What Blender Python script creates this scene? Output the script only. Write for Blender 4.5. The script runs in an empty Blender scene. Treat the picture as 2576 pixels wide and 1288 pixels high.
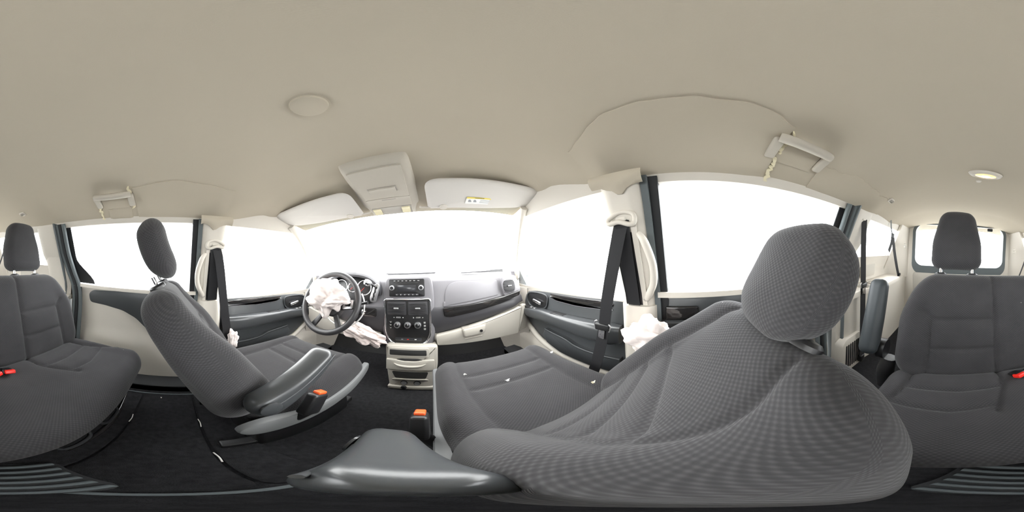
import bpy, bmesh, math, random
from mathutils import Vector, Matrix, noise

# ------------------------------------------------------------------ camera / world / exposure
# Space: x = vehicle right, y = vehicle front, z = up, metres; z = 0 is the lens height, floor at -0.88
sc = bpy.context.scene
COL = sc.collection
sc.view_settings.view_transform = 'Standard'
try: sc.view_settings.look = 'None'
except Exception: pass
sc.view_settings.gamma = 1.0
sc.view_settings.use_curve_mapping = False
sc.view_settings.exposure = 0.0

def cam_matrix(yaw, pitch, roll):
    return Matrix.Rotation(yaw, 3, 'Z') @ Matrix.Rotation(pitch, 3, 'X') @ Matrix.Rotation(roll, 3, 'Y')
cd = bpy.data.cameras.new('camera'); cam = bpy.data.objects.new('camera', cd); COL.objects.link(cam)
cd.type = 'PANO'
try: cd.panorama_type = 'EQUIRECTANGULAR'
except Exception: cd.cycles.panorama_type = 'EQUIRECTANGULAR'
cd.clip_start = 0.01; cd.clip_end = 500
RM = cam_matrix(math.radians(-28.08), math.radians(-0.1), math.radians(2.88))
c0, c1, c2 = RM.col[0], RM.col[1], RM.col[2]
m4 = Matrix(((c0[0], c2[0], -c1[0], 0.179), (c0[1], c2[1], -c1[1], 0.0), (c0[2], c2[2], -c1[2], 0.0), (0, 0, 0, 1)))
cam.matrix_world = m4
sc.camera = cam

world = bpy.data.worlds.new('overcast_sky'); sc.world = world; world.use_nodes = True
bg = world.node_tree.nodes['Background']
bg.inputs[0].default_value = (1.0, 0.985, 0.975, 1); bg.inputs[1].default_value = 13.0

random.seed(4)
FL = -0.88

# ------------------------------------------------------------------ materials
MATS = {}
def mat(name, col, rough=0.6, metal=0.0, spec=0.4, bump=None, var=None, emit=None, coat=0.0):
    """bump=(scale, strength, distance); var=(scale, amount) colour mottling"""
    m = bpy.data.materials.new(name); m.use_nodes = True
    nt = m.node_tree; b = nt.nodes['Principled BSDF']
    b.inputs['Base Color'].default_value = (*col, 1); b.inputs['Roughness'].default_value = rough
    b.inputs['Metallic'].default_value = metal; b.inputs['Specular IOR Level'].default_value = spec
    b.inputs['Coat Weight'].default_value = coat
    if emit:
        b.inputs['Emission Color'].default_value = (*emit[0], 1); b.inputs['Emission Strength'].default_value = emit[1]
    tc = nt.nodes.new('ShaderNodeTexCoord')
    if var:
        n = nt.nodes.new('ShaderNodeTexNoise'); n.inputs['Scale'].default_value = var[0]; n.inputs['Detail'].default_value = 6
        nt.links.new(tc.outputs['Object'], n.inputs['Vector'])
        mx = nt.nodes.new('ShaderNodeMix'); mx.data_type = 'RGBA'
        mx.inputs[6].default_value = (*[c * (1 - var[1]) for c in col], 1); mx.inputs[7].default_value = (*[min(1, c * (1 + var[1])) for c in col], 1)
        nt.links.new(n.outputs['Fac'], mx.inputs[0]); nt.links.new(mx.outputs[2], b.inputs['Base Color'])
    if bump:
        n2 = nt.nodes.new('ShaderNodeTexNoise'); n2.inputs['Scale'].default_value = bump[0]; n2.inputs['Detail'].default_value = 3
        nt.links.new(tc.outputs['Object'], n2.inputs['Vector'])
        bp = nt.nodes.new('ShaderNodeBump'); bp.inputs['Strength'].default_value = bump[1]; bp.inputs['Distance'].default_value = bump[2]
        nt.links.new(n2.outputs['Fac'], bp.inputs['Height']); nt.links.new(bp.outputs['Normal'], b.inputs['Normal'])
    MATS[name] = m
    return m

def fabric(name, c_lo, c_hi, pu, pv, strength):
    """woven upholstery: staggered dimples from the UV map (metres), lint specks"""
    m = bpy.data.materials.new(name); m.use_nodes = True
    nt = m.node_tree; L = nt.links.new; b = nt.nodes['Principled BSDF']
    b.inputs['Roughness'].default_value = 0.95; b.inputs['Specular IOR Level'].default_value = 0.15
    b.inputs['Sheen Weight'].default_value = 0.12; b.inputs['Sheen Roughness'].default_value = 0.5
    uv = nt.nodes.new('ShaderNodeUVMap'); uv.uv_map = 'UVMap'
    sp = nt.nodes.new('ShaderNodeSeparateXYZ'); L(uv.outputs[0], sp.inputs[0])
    def mth(op, a, bb=None):
        n = nt.nodes.new('ShaderNodeMath'); n.operation = op
        for i, v in enumerate((a, bb)):
            if v is None: continue
            if isinstance(v, (int, float)): n.inputs[i].default_value = v
            else: L(v, n.inputs[i])
        return n.outputs[0]
    sx = mth('SINE', mth('MULTIPLY', sp.outputs[0], 2 * math.pi / pu))
    sy = mth('SINE', mth('MULTIPLY', sp.outputs[1], 2 * math.pi / pv))
    pr = mth('MULTIPLY', sx, sy)
    fac = mth('ADD', mth('MULTIPLY', pr, 0.5), 0.5)
    fac = mth('POWER', fac, 1.6)
    tc = nt.nodes.new('ShaderNodeTexCoord')
    n = nt.nodes.new('ShaderNodeTexNoise'); n.inputs['Scale'].default_value = 9; n.inputs['Detail'].default_value = 8
    L(tc.outputs['Object'], n.inputs['Vector'])
    f2 = mth('ADD', mth('MULTIPLY', fac, 0.75), mth('MULTIPLY', mth('SUBTRACT', n.outputs['Fac'], 0.5), 0.9))
    mx = nt.nodes.new('ShaderNodeMix'); mx.data_type = 'RGBA'; mx.clamp_factor = True
    mx.inputs[6].default_value = (*c_lo, 1); mx.inputs[7].default_value = (*c_hi, 1); L(f2, mx.inputs[0])
    # lint specks
    v = nt.nodes.new('ShaderNodeTexVoronoi'); v.inputs['Scale'].default_value = 26; L(tc.outputs['Object'], v.inputs['Vector'])
    wn = nt.nodes.new('ShaderNodeSeparateColor'); L(v.outputs['Color'], wn.inputs[0])
    small = mth('LESS_THAN', v.outputs['Distance'], 0.045)
    some = mth('GREATER_THAN', wn.outputs[0], 0.93)
    sf = mth('MULTIPLY', mth('MULTIPLY', small, some), 0.55)
    m2 = nt.nodes.new('ShaderNodeMix'); m2.data_type = 'RGBA'
    L(sf, m2.inputs[0]); L(mx.outputs[2], m2.inputs[6]); m2.inputs[7].default_value = (0.5, 0.48, 0.45, 1)
    L(m2.outputs[2], b.inputs['Base Color'])
    bp = nt.nodes.new('ShaderNodeBump'); bp.inputs['Strength'].default_value = strength; bp.inputs['Distance'].default_value = 0.0015
    L(fac, bp.inputs['Height']); L(bp.outputs['Normal'], b.inputs['Normal'])
    MATS[name] = m
    return m

def glass(name, tint, refl):
    m = bpy.data.materials.new(name); m.use_nodes = True
    nt = m.node_tree; nt.nodes.remove(nt.nodes['Principled BSDF'])
    out = nt.nodes['Material Output']
    t = nt.nodes.new('ShaderNodeBsdfTransparent'); t.inputs[0].default_value = (*tint, 1)
    g = nt.nodes.new('ShaderNodeBsdfGlossy'); g.inputs['Roughness'].default_value = 0.02
    lw = nt.nodes.new('ShaderNodeLayerWeight'); lw.inputs[0].default_value = refl
    mx = nt.nodes.new('ShaderNodeMixShader')
    mm = nt.nodes.new('ShaderNodeMath'); mm.operation = 'MINIMUM'; mm.inputs[1].default_value = 0.12; nt.links.new(lw.outputs['Fresnel'], mm.inputs[0])
    nt.links.new(mm.outputs[0], mx.inputs[0]); nt.links.new(t.outputs[0], mx.inputs[1]); nt.links.new(g.outputs[0], mx.inputs[2])
    nt.links.new(mx.outputs[0], out.inputs[0])
    MATS[name] = m
    return m

mat('headliner', (0.455, 0.408, 0.33), 0.95, spec=0.1, bump=(900, 0.15, 0.001), var=(3.0, 0.03))
mat('beige', (0.59, 0.552, 0.492), 0.55, spec=0.35, bump=(700, 0.08, 0.0005), var=(5, 0.03))
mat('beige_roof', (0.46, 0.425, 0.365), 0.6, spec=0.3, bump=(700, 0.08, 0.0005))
mat('beige_low_shaded', (0.43, 0.405, 0.36), 0.55, spec=0.3, bump=(700, 0.08, 0.0005), var=(6, 0.04))  # darker copy of beige: dimmer light low in the cabin put into the colour
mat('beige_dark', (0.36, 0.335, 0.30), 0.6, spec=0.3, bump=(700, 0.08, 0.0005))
mat('visor_cloth', (0.60, 0.575, 0.54), 0.9, spec=0.1)
fabric('seat_cloth', (0.027, 0.0262, 0.0278), (0.050, 0.0485, 0.0510), 0.0100, 0.0080, 0.35)
fabric('seat_cloth_plain', (0.036, 0.035, 0.037), (0.072, 0.070, 0.072), 0.005, 0.0045, 0.5)
mat('carpet', (0.022, 0.022, 0.0235), 1.0, spec=0.05, bump=(380, 0.8, 0.004), var=(60, 0.55))
mat('carpet_lid', (0.023, 0.023, 0.0245), 1.0, spec=0.05, bump=(380, 0.8, 0.004), var=(60, 0.55))
mat('door_dark', (0.058, 0.062, 0.066), 0.38, spec=0.5, bump=(500, 0.12, 0.0006))
mat('dash_grey', (0.165, 0.16, 0.172), 0.5, spec=0.45, bump=(600, 0.12, 0.0006))
mat('dash_dark', (0.045, 0.044, 0.049), 0.5, spec=0.4, bump=(600, 0.12, 0.0006))
mat('black_plastic', (0.012, 0.012, 0.013), 0.4, spec=0.5)
mat('black_gloss', (0.018, 0.017, 0.017), 0.12, spec=0.6, coat=0.6)
mat('rubber', (0.02, 0.021, 0.023), 0.6, spec=0.3)
mat('seal_grey', (0.10, 0.115, 0.12), 0.6, spec=0.3)
mat('chrome', (0.82, 0.82, 0.84), 0.12, metal=1.0)
mat('silver', (0.55, 0.55, 0.56), 0.3, metal=0.85)
mat('shield_grey', (0.14, 0.144, 0.146), 0.5, spec=0.4)
mat('vinyl', (0.048, 0.051, 0.054), 0.28, spec=0.55, bump=(420, 0.1, 0.0004))
mat('vinyl_dull', (0.028, 0.033, 0.036), 0.5, spec=0.35, bump=(420, 0.1, 0.0004))
mat('leather', (0.03, 0.029, 0.031), 0.45, spec=0.5, bump=(400, 0.15, 0.0006))
mat('belt', (0.020, 0.020, 0.022), 0.75, spec=0.25)
mat('airbag', (0.80, 0.72, 0.69), 0.85, spec=0.15, var=(14, 0.08))
mat('knee_bag', (0.66, 0.57, 0.54), 0.85, spec=0.15, var=(22, 0.16))
mat('red', (0.75, 0.02, 0.012), 0.4, spec=0.5)
mat('orange_red', (0.80, 0.10, 0.02), 0.4, spec=0.5)
mat('white', (0.8, 0.8, 0.78), 0.5)
mat('paper', (0.82, 0.80, 0.76), 0.9)
mat('foam', (0.72, 0.66, 0.48), 0.95, spec=0.05)
mat('yellow', (0.75, 0.62, 0.12), 0.6)
mat('label_print', (0.30, 0.31, 0.33), 0.7)
mat('display', (0.035, 0.036, 0.04), 0.15, spec=0.6)
mat('gauge_face', (0.72, 0.72, 0.72), 0.5)
mat('concrete', (0.55, 0.55, 0.54), 0.95, var=(2, 0.1))
mat('lamp_lens', (0.9, 0.75, 0.45), 0.3, emit=((1.0, 0.55, 0.13), 1.9))
mat('lamp_bulb', (1, 0.9, 0.7), 0.3, emit=((1.0, 0.86, 0.55), 26))
mat('map_lens', (0.75, 0.68, 0.45), 0.25)
mat('mirror_glass', (0.7, 0.74, 0.78), 0.03, metal=1.0)
mat('mirror_shell', (0.25, 0.27, 0.28), 0.4)
mat('grille_dark', (0.03, 0.03, 0.03), 0.6)
mat('grille_beige', (0.42, 0.395, 0.35), 0.7)
glass('glass_clear', (0.96, 0.975, 0.975), 0.08)
glass('glass_tint', (0.90, 0.92, 0.93), 0.08)

# ------------------------------------------------------------------ helpers
def tag(o, label=None, cat=None, group=None, kind=None):
    if label: o['label'] = label
    if cat: o['category'] = cat
    if group: o['group'] = group
    if kind: o['kind'] = kind
    return o

def thing(name, loc, label, cat, group=None):
    o = bpy.data.objects.new(name, None); COL.objects.link(o); o.location = loc; o.empty_display_size = 0.05
    return tag(o, label, cat, group)

def mesh(name, verts, faces, m, parent=None, sharp=35, uvs=None):
    me = bpy.data.meshes.new(name)
    loc = Vector((0, 0, 0))
    vs = [Vector(v) for v in verts]
    if parent is None:      # origin at the thing's own base centre
        lo = Vector([min(v[i] for v in vs) for i in range(3)]); hi = Vector([max(v[i] for v in vs) for i in range(3)])
        loc = Vector(((lo.x + hi.x) / 2, (lo.y + hi.y) / 2, lo.z)); off = loc
    else:
        off = WORLD(parent)
    me.from_pydata([v - off for v in vs], [], faces)
    me.validate(); me.update()
    if uvs is not None:
        ul = me.uv_layers.new(name='UVMap')
        for lp in me.loops: ul.data[lp.index].uv = uvs[lp.vertex_index]
    bm = bmesh.new(); bm.from_mesh(me); bmesh.ops.recalc_face_normals(bm, faces=bm.faces); bm.to_mesh(me); bm.free()
    for p in me.polygons: p.use_smooth = True
    me.set_sharp_from_angle(angle=math.radians(sharp))
    me.materials.append(MATS[m])
    o = bpy.data.objects.new(name, me); COL.objects.link(o); o.location = loc
    if parent is not None: o.parent = parent
    return o

def WORLD(o):
    p = Vector((0, 0, 0))
    while o is not None: p += Vector(o.location); o = o.parent
    return p

def lerp(a, b, t): return a + (b - a) * t
def interp(x, xs, ys):
    if x <= xs[0]: return ys[0]
    for i in range(len(xs) - 1):
        if x <= xs[i + 1]:
            t = (x - xs[i]) / (xs[i + 1] - xs[i]); t2 = t * t * (3 - 2 * t); t = 0.5 * t + 0.5 * t2
            return lerp(ys[i], ys[i + 1], t)
    return ys[-1]
def smooth(t): t = max(0, min(1, t)); return t * t * (3 - 2 * t)

def catmull(pts, n=8, closed=False):
    P = [Vector(p) for p in pts]; N = len(P); out = []
    rng = range(N if closed else N - 1)
    for i in rng:
        p1, p2 = P[i], P[(i + 1) % N]
        p0 = P[i - 1] if (i > 0 or closed) else p1 * 2 - p2
        p3 = P[(i + 2) % N] if (i + 2 < N or closed) else p2 * 2 - p1
        for k in range(n):
            t = k / n
            out.append(0.5 * ((2 * p1) + (p2 - p0) * t + (2 * p0 - 5 * p1 + 4 * p2 - p3) * t * t + (3 * p1 - p0 - 3 * p2 + p3) * t ** 3))
    if not closed: out.append(P[-1])
    return out

def grid_faces(nu, nv, cu=False, cv=False):
    f = []
    for i in range(nu if cu else nu - 1):
        for j in range(nv if cv else nv - 1):
            a = i * nv + j; b = i * nv + (j + 1) % nv; c = ((i + 1) % nu) * nv + (j + 1) % nv; d = ((i + 1) % nu) * nv + j
            f.append((a, b, c, d))
    return f

def shell(name, P, m, parent=None, thick=0.01, ndir=None, sharp=40, cu=False):
    """P: grid of points -> closed thin shell. ndir(v)-> unit vector along which the thickness goes."""
    nu, nv = len(P), len(P[0])
    V = [Vector(p) for r in P for p in r]
    W = [v + ndir(v) * thick for v in V]
    F = grid_faces(nu, nv); n = len(V)
    F += [tuple(reversed([x + n for x in f])) for f in grid_faces(nu, nv)]
    rim = [j for j in range(nv)] + [i * nv + nv - 1 for i in range(1, nu)] + [(nu - 1) * nv + j for j in range(nv - 2, -1, -1)] + [i * nv for i in range(nu - 2, 0, -1)]
    for k in range(len(rim)):
        a, b = rim[k], rim[(k + 1) % len(rim)]; F.append((a, b, b + n, a + n))
    return mesh(name, V + W, F, m, parent, sharp)

def tube(name, pts, r, m, parent=None, seg=12, closed=False, smoothn=6, flat=1.0, up=None, sharp=60):
    """r: number or list (per control point); flat: second radius ratio along 'up' frame"""
    C = catmull(pts, smoothn, closed) if smoothn > 1 else [Vector(p) for p in pts]
    n = len(C)
    if isinstance(r, (int, float)): R = [r] * n
    else:
        R = [interp(k / (n - 1) * (len(r) - 1), list(range(len(r))), list(r)) for k in range(n)]
    V = []; prev = Vector(up) if up else None
    for k in range(n):
        t = (C[(k + 1) % n] - C[k - 1]) if (closed or 0 < k < n - 1) else (C[1] - C[0] if k == 0 else C[-1] - C[-2])
        t.normalize()
        if prev is None: prev = t.orthogonal()
        a = (prev - t * prev.dot(t))
        if a.length < 1e-6: a = t.orthogonal()
        a.normalize(); b = t.cross(a)
        if up is None: prev = a
        for s in range(seg):
            th = 2 * math.pi * s / seg
            V.append(C[k] + a * math.cos(th) * R[k] * flat + b * math.sin(th) * R[k])
    F = grid_faces(n, seg, closed, True)
    if not closed: F += [tuple(range(seg)), tuple(range((n - 1) * seg, n * seg))]
    return mesh(name, V, F, m, parent, sharp)

def rrect(w, h, r, n=5, cx=0, cy=0):
    pts = []
    r = min(r, w / 2 - 1e-4, h / 2 - 1e-4)
    for (sx, sy, a0) in ((1, 1, 0), (-1, 1, 90), (-1, -1, 180), (1, -1, 270)):
        for k in range(n + 1):
            a = math.radians(a0 + 90 * k / n)
            pts.append((cx + sx * (w / 2 - r) + r * math.cos(a), cy + sy * (h / 2 - r) + r * math.sin(a)))
    return pts

def fillet(pts, r, n=4):
    out = []; N = len(pts)
    rr = r if isinstance(r, (list, tuple)) else [r] * N
    for i in range(N):
        p = Vector(pts[i]).to_2d(); a = Vector(pts[i - 1]).to_2d(); b = Vector(pts[(i + 1) % N]).to_2d()
        d1 = (a - p); d2 = (b - p); q = min(rr[i], d1.length * 0.48, d2.length * 0.48)
        if q < 1e-4: out.append(tuple(p)); continue
        s = p + d1.normalized() * q; e = p + d2.normalized() * q
        for k in range(n + 1):
            t = k / n; out.append(tuple(s * (1 - t) ** 2 + p * 2 * t * (1 - t) + e * t * t))
    return out

def prism(name, pts, depth, o, U, V, m, parent=None, bev=0.004, sharp=30, warp=None):
    """outline pts (u,v) in the plane at o spanned by U,V, raised by depth along N = U x V with a rounded front edge"""
    o = Vector(o); U = Vector(U).normalized(); V = Vector(V).normalized(); N = U.cross(V)
    P = [Vector(p).to_2d() for p in pts]; n = len(P)
    area = sum(P[i].x * P[(i + 1) % n].y - P[(i + 1) % n].x * P[i].y for i in range(n))
    if area < 0: P.reverse()
    nrm = []
    for i in range(n):
        t = (P[(i + 1) % n] - P[i - 1]); t = t.normalized() if t.length > 1e-9 else Vector((1, 0)); nrm.append(Vector((-t.y, t.x)))
    sgn = 1 if depth > 0 else -1
    b = min(bev, abs(depth) * 0.9)
    rings = [(0, 0), (0, depth - sgn * b), (b * 0.3, depth - sgn * b * 0.3), (b, depth)] if b > 0 else [(0, 0), (0, depth)]
    VV = []
    for off, d in rings:
        for i in range(n):
            q = P[i] + nrm[i] * off
            w = o + U * q.x + V * q.y + N * d
            if warp: w = Vector(warp(w))
            VV.append(w)
    F = []
    for r in range(len(rings) - 1):
        for i in range(n): F.append((r * n + i, r * n + (i + 1) % n, (r + 1) * n + (i + 1) % n, (r + 1) * n + i))
    F.append(tuple(reversed(range(n)))); F.append(tuple(range((len(rings) - 1) * n, len(rings) * n)))
    return mesh(name, VV, F, m, parent, sharp)

def rbox(name, c, s, m, parent=None, bev=0.006, rot=None):
    bm = bmesh.new(); bmesh.ops.create_cube(bm, size=1)
    bmesh.ops.scale(bm, vec=s, verts=bm.verts)
    if bev: bmesh.ops.bevel(bm, geom=bm.edges[:], offset=min(bev, min(s) * 0.45), segments=3, profile=0.5, affect='EDGES')
    if rot: bmesh.ops.rotate(bm, cent=(0, 0, 0), matrix=rot, verts=bm.verts)
    bmesh.ops.translate(bm, vec=c, verts=bm.verts)
    bm.verts.index_update()
    V = [v.co.copy() for v in bm.verts]; F = [tuple(v.index for v in f.verts) for f in bm.faces]; bm.free()
    return mesh(name, V, F, m, parent, 40)

def lathe(name, prof, o, axis, m, parent=None, seg=28, sharp=35, sx=1.0, ref=None):
    """prof: (radius, height) pairs along axis from o"""
    ax = Vector(axis).normalized(); a = Vector(ref) if ref else ax.orthogonal(); a = (a - ax * a.dot(ax)).normalized(); b = ax.cross(a); o = Vector(o)
    V = []
    for (r, h) in prof:
        for s in range(seg):
            t = 2 * math.pi * s / seg; V.append(o + ax * h + a * math.cos(t) * r * sx + b * math.sin(t) * r)
    F = grid_faces(len(prof), seg, False, True) + [tuple(range(seg)), tuple(range((len(prof) - 1) * seg, len(prof) * seg))]
    return mesh(name, V, F, m, parent, sharp)

def ribbon(name, pts, wdir, width, m, parent=None, thick=0.0018, n=8):
    C = catmull(pts, n); W = [Vector(w) for w in wdir] if isinstance(wdir, list) else [Vector(wdir)] * len(pts)
    V = []
    for k, c in enumerate(C):
        f = k / n; i = min(int(f), len(W) - 1); j = min(i + 1, len(W) - 1)
        w = W[i].lerp(W[j], f - i); t = (C[min(k + 1, len(C) - 1)] - C[max(k - 1, 0)]).normalized()
        w = (w - t * w.dot(t)).normalized(); nn = t.cross(w)
        for a, b in ((-1, -1), (1, -1), (1, 1), (-1, 1)): V.append(c + w * width / 2 * a + nn * thick / 2 * b)
    F = grid_faces(len(C), 4, False, True) + [(0, 1, 2, 3), tuple(range(len(V) - 4, len(V)))]
    return mesh(name, V, F, m, parent, 30)

def pad(name, M, L, hw, th, m, parent, bolster=None, grooves=(), bend=None, rc=0.06, re=0.05, nu=150, nv=90, gd=0.007, gw=0.007, crown=0.0, corner=0.9):
    """upholstered pad: length L along v, half width hw(v), thickness th(v); front (w>0) may carry bolsters and sewn grooves.
    M: 4x4 frame (u, v, w) -> parent-world. grooves: polylines in (u, v)."""
    hwf = hw if callable(hw) else (lambda v: hw); thf = th if callable(th) else (lambda v: th)
    segs = []
    for g in grooves:
        for k in range(len(g) - 1): segs.append((g[k][0], g[k][1], g[k + 1][0], g[k + 1][1]))
    def gro(u, v):
        d = 0.0
        for (x0, y0, x1, y1) in segs:
            if u < min(x0, x1) - 0.03 or u > max(x0, x1) + 0.03 or v < min(y0, y1) - 0.03 or v > max(y0, y1) + 0.03: continue
            dx, dy = x1 - x0, y1 - y0; l2 = dx * dx + dy * dy
            t = max(0, min(1, ((u - x0) * dx + (v - y0) * dy) / l2))
            q = math.hypot(u - x0 - dx * t, v - y0 - dy * t)
            d = max(d, math.exp(-(q / gw) ** 2) + 0.45 * math.exp(-(q / (gw * 3.2)) ** 2))
        return d * gd
    V = []; UV = []
    vs = []
    for i in range(nv):
        t = i / (nv - 1)
        tt = 0.5 - 0.5 * math.cos(math.pi * t)
        vs.append(L * (0.55 * t + 0.45 * tt))
    eps = 0.0025
    for v in vs:
        e = min(v, L - v) + 1e-5
        sr = math.sqrt(max(0, 1 - max(0, 1 - e / rc) ** 2)); se = math.sqrt(max(0, 1 - max(0, 1 - e / re) ** 2))
        a = hwf(v) - rc * (1 - sr); c = max(eps, thf(v) / 2 * se)
        r = min(a, c) * corner
        # uniform samples round the rounded rectangle
        per = []; segl = [2 * (c - r), 0.5 * math.pi * r, 2 * (a - r), 0.5 * math.pi * r] * 2
        tot = sum(segl)
        for k in range(nu):
            s = tot * k / nu; q = 0
            while s > segl[q] and q < 7: s -= segl[q]; q += 1
            if q == 0: p = (a, -(c - r) + s)
            elif q == 1: t = s / max(r, 1e-6); p = (a - r + r * math.cos(t), c - r + r * math.sin(t))
            elif q == 2: p = (a - r - s, c)
            elif q == 3: t = s / max(r, 1e-6) + math.pi / 2; p = (-a + r + r * math.cos(t), c - r + r * math.sin(t))
            elif q == 4: p = (-a, c - r - s)
            elif q == 5: t = s / max(r, 1e-6) + math.pi; p = (-a + r + r * math.cos(t), -c + r + r * math.sin(t))
            elif q == 6: p = (-a + r + s, -c)
            else: t = s / max(r, 1e-6) + 1.5 * math.pi; p = (a - r + r * math.cos(t), -c + r + r * math.sin(t))
            per.append((p, tot * k / nu))
        for (u, w), s in per:
            wt = max(0.0, w / c)
            w2 = w
            if bolster: w2 += bolster(u / a, v / L) * smooth(wt) * se
            w2 += crown * (1 - (u / a) ** 2) * smooth(wt) * se
            if segs and wt > 0.2: w2 -= gro(u, v) * smooth((wt - 0.2) / 0.5)
            if bend: w2 += bend(v / L, u / a)
            V.append(M @ Vector((u, v, w2))); UV.append((u if abs(w) > c * 0.6 else (u + (w if u > 0 else -w)), v))
    F = grid_faces(nv, nu, False, True) + [tuple(range(nu)), tuple(range((nv - 1) * nu, nv * nu))]
    return mesh(name, V, F, m, parent, 75, UV)

def frame(o, u, v):
    u = Vector(u).normalized(); v = Vector(v).normalized(); w = u.cross(v)
    return Matrix(((u.x, v.x, w.x, o[0]), (u.y, v.y, w.y, o[1]), (u.z, v.z, w.z, o[2]), (0, 0, 0, 1)))

def crumple(name, c, s, m, parent=None, seed=0, amp=0.35, freq=2.2, nu=64, nv=40, shape=None, ridge=True):
    V = []
    sv = Vector((seed * 7.3, seed * 3.1, seed * 5.7))
    for i in range(nv):
        ph = math.pi * (i / (nv - 1))
        for j in range(nu):
            t = 2 * math.pi * j / nu
            d = Vector((math.sin(ph) * math.cos(t), math.sin(ph) * math.sin(t), math.cos(ph)))
            n1 = noise.noise(d * freq + sv); n2 = noise.noise(d * freq * 2.3 + sv * 2); n3 = noise.noise(d * freq * 5 + sv)
            fold = math.sin(7 * math.atan2(d.x, -d.z - 0.2) + 3.5 * n1 + seed) * 0.16 * max(0.15, 0.45 - d.z)
            k = 1 + amp * (n1 * 0.95 + (0.30 - abs(n2)) * 0.40 + 0.07 * (0.3 - abs(n3)) + fold)
            p = Vector((d.x * s[0], d.y * s[1], d.z * s[2])) * k
            if shape: p = shape(p, d)
            V.append(Vector(c) + p)
    return mesh(name, V, grid_faces(nv, nu, False, True), m, parent, 60)

def dup(o, parent, loc):
    c = o.copy(); COL.objects.link(c); c.parent = parent; c.location = loc
    return c

# ------------------------------------------------------------------ body geometry
def sidex(z):
    """inner surface of the body side (half width) at height z"""
    if z < -0.2: return 0.84
    return 0.84 - 0.172 * (z + 0.2) / 0.43
def roofc(y): return interp(y, [-2.0, -1.85, -1.5, -1.0, 0.3, 0.48, 0.60, 0.72, 0.84], [0.27, 0.325, 0.385, 0.42, 0.42, 0.395, 0.355, 0.305, 0.262])
def roofdrop(y): return interp(y, [-2.0, -1.8, -1.3, -0.9, 0.3, 0.5, 0.62, 0.84], [0.07, 0.10, 0.17, 0.19, 0.19, 0.12, 0.06, 0.02])
def roofw(y): return interp(y, [-2.0, -1.7, -1.2, 0.3, 0.84], [0.62, 0.65, 0.668, 0.668, 0.65])
def roofz(x, y):
    return roofc(y) - roofdrop(y) * (abs(x) / 0.668) ** 3.4
P = []
for i in range(121):
    y = lerp(-1.97, 0.85, i / 120); row = []
    for j in range(73):
        x = (j / 36 - 1) * roofw(y)
        bul = 0.0
        row.append((x, y, roofz(x, y)))
    P.append(row)
ceiling = tag(shell('ceiling', P, 'headliner', None, 0.03, lambda v: Vector((0, 0, 1))), 'beige cloth headliner stretched over the whole cabin roof', 'ceiling', kind='structure')

# loosened strips of headliner along both sides (split over the side rails)
def flap(y0, y1, s, xin, gap, seed, edge):
    P = []
    n = 70
    for i in range(n + 1):
        t = i / n; y = lerp(y0, y1, t)
        xi = xin(y) + edge * (noise.noise(Vector((y * 9, seed, 0))) * 0.9 + noise.noise(Vector((y * 25, seed, 3))) * 0.5)
        row = []
        for j in range(15):
            k = j / 14; x = lerp(xi, roofw(y) - 0.001, k)
            g = gap * (0.22 + math.sin(math.pi * min(1, k * 1.15)) * 1.0) * (0.35 + 0.65 * smooth(min(t, 1 - t) * 7)) + 0.0015
            row.append((s * x, y, roofz(x, y) - g))
        P.append(row)
    return shell('headliner_strip', P, 'headliner', ceiling, 0.004, lambda v: Vector((0, 0, 1)))
flap(-0.235, 0.30, 1, lambda y: interp(y, [-0.235, -0.12, 0.07, 0.15, 0.30], [0.487, 0.455, 0.450, 0.470, 0.53]), 0.016, 1.0, 0.008)
flap(-1.05, -0.41, 1, lambda y: interp(y, [-1.05, -0.66, -0.41], [0.545, 0.535, 0.565]), 0.007, 2.0, 0.018)
flap(-0.20, 0.26, -1, lambda y: interp(y, [-0.2, 0.0, 0.26], [0.50, 0.47, 0.50]), 0.010, 3.0, 0.006)
flap(-0.36, -0.23, -1, lambda y: 0.60, 0.006, 4.0, 0.012)

def foam_tear(s, y, xs, seed):
    V = []; F = []
    rnd = random.Random(seed)
    n = 16
    for k in range(n):
        x = lerp(xs[0], xs[1], k / (n - 1)); z = roofz(x, y) - 0.004; w = 0.002 + 0.005 * rnd.random(); yy = y + 0.012 * (rnd.random() - 0.5)
        V += [(s * x, yy - w, z - 0.004 - 0.006 * rnd.random()), (s * x, yy + w, z - 0.003 - 0.004 * rnd.random()), (s * x, yy + w * 0.4, z + 0.006), (s * x, yy - w * 0.5, z + 0.006)]
    F = grid_faces(n, 4, False, True) + [(0, 1, 2, 3), tuple(range(4 * n - 4, 4 * n))]
    mesh('torn_foam', V, F, 'foam', ceiling, 20)
foam_tear(1, -0.243, (0.50, 0.57), 1); foam_tear(1, -0.243, (0.585, 0.66), 2)
foam_tear(-1, -0.215, (0.49, 0.60), 3); foam_tear(-1, -0.40, (0.57, 0.65), 4)

# floor
P = [[(x, y, FL) for x in (-0.9, -0.6, -0.3, 0, 0.3, 0.6, 0.9)] for y in [lerp(-2.0, 1.6, k / 12) for k in range(13)]]
floor = tag(shell('floor', P, 'carpet', None, 0.03, lambda v: Vector((0, 0, -1))), 'black carpeted cabin floor', 'floor', kind='structure')
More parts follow.
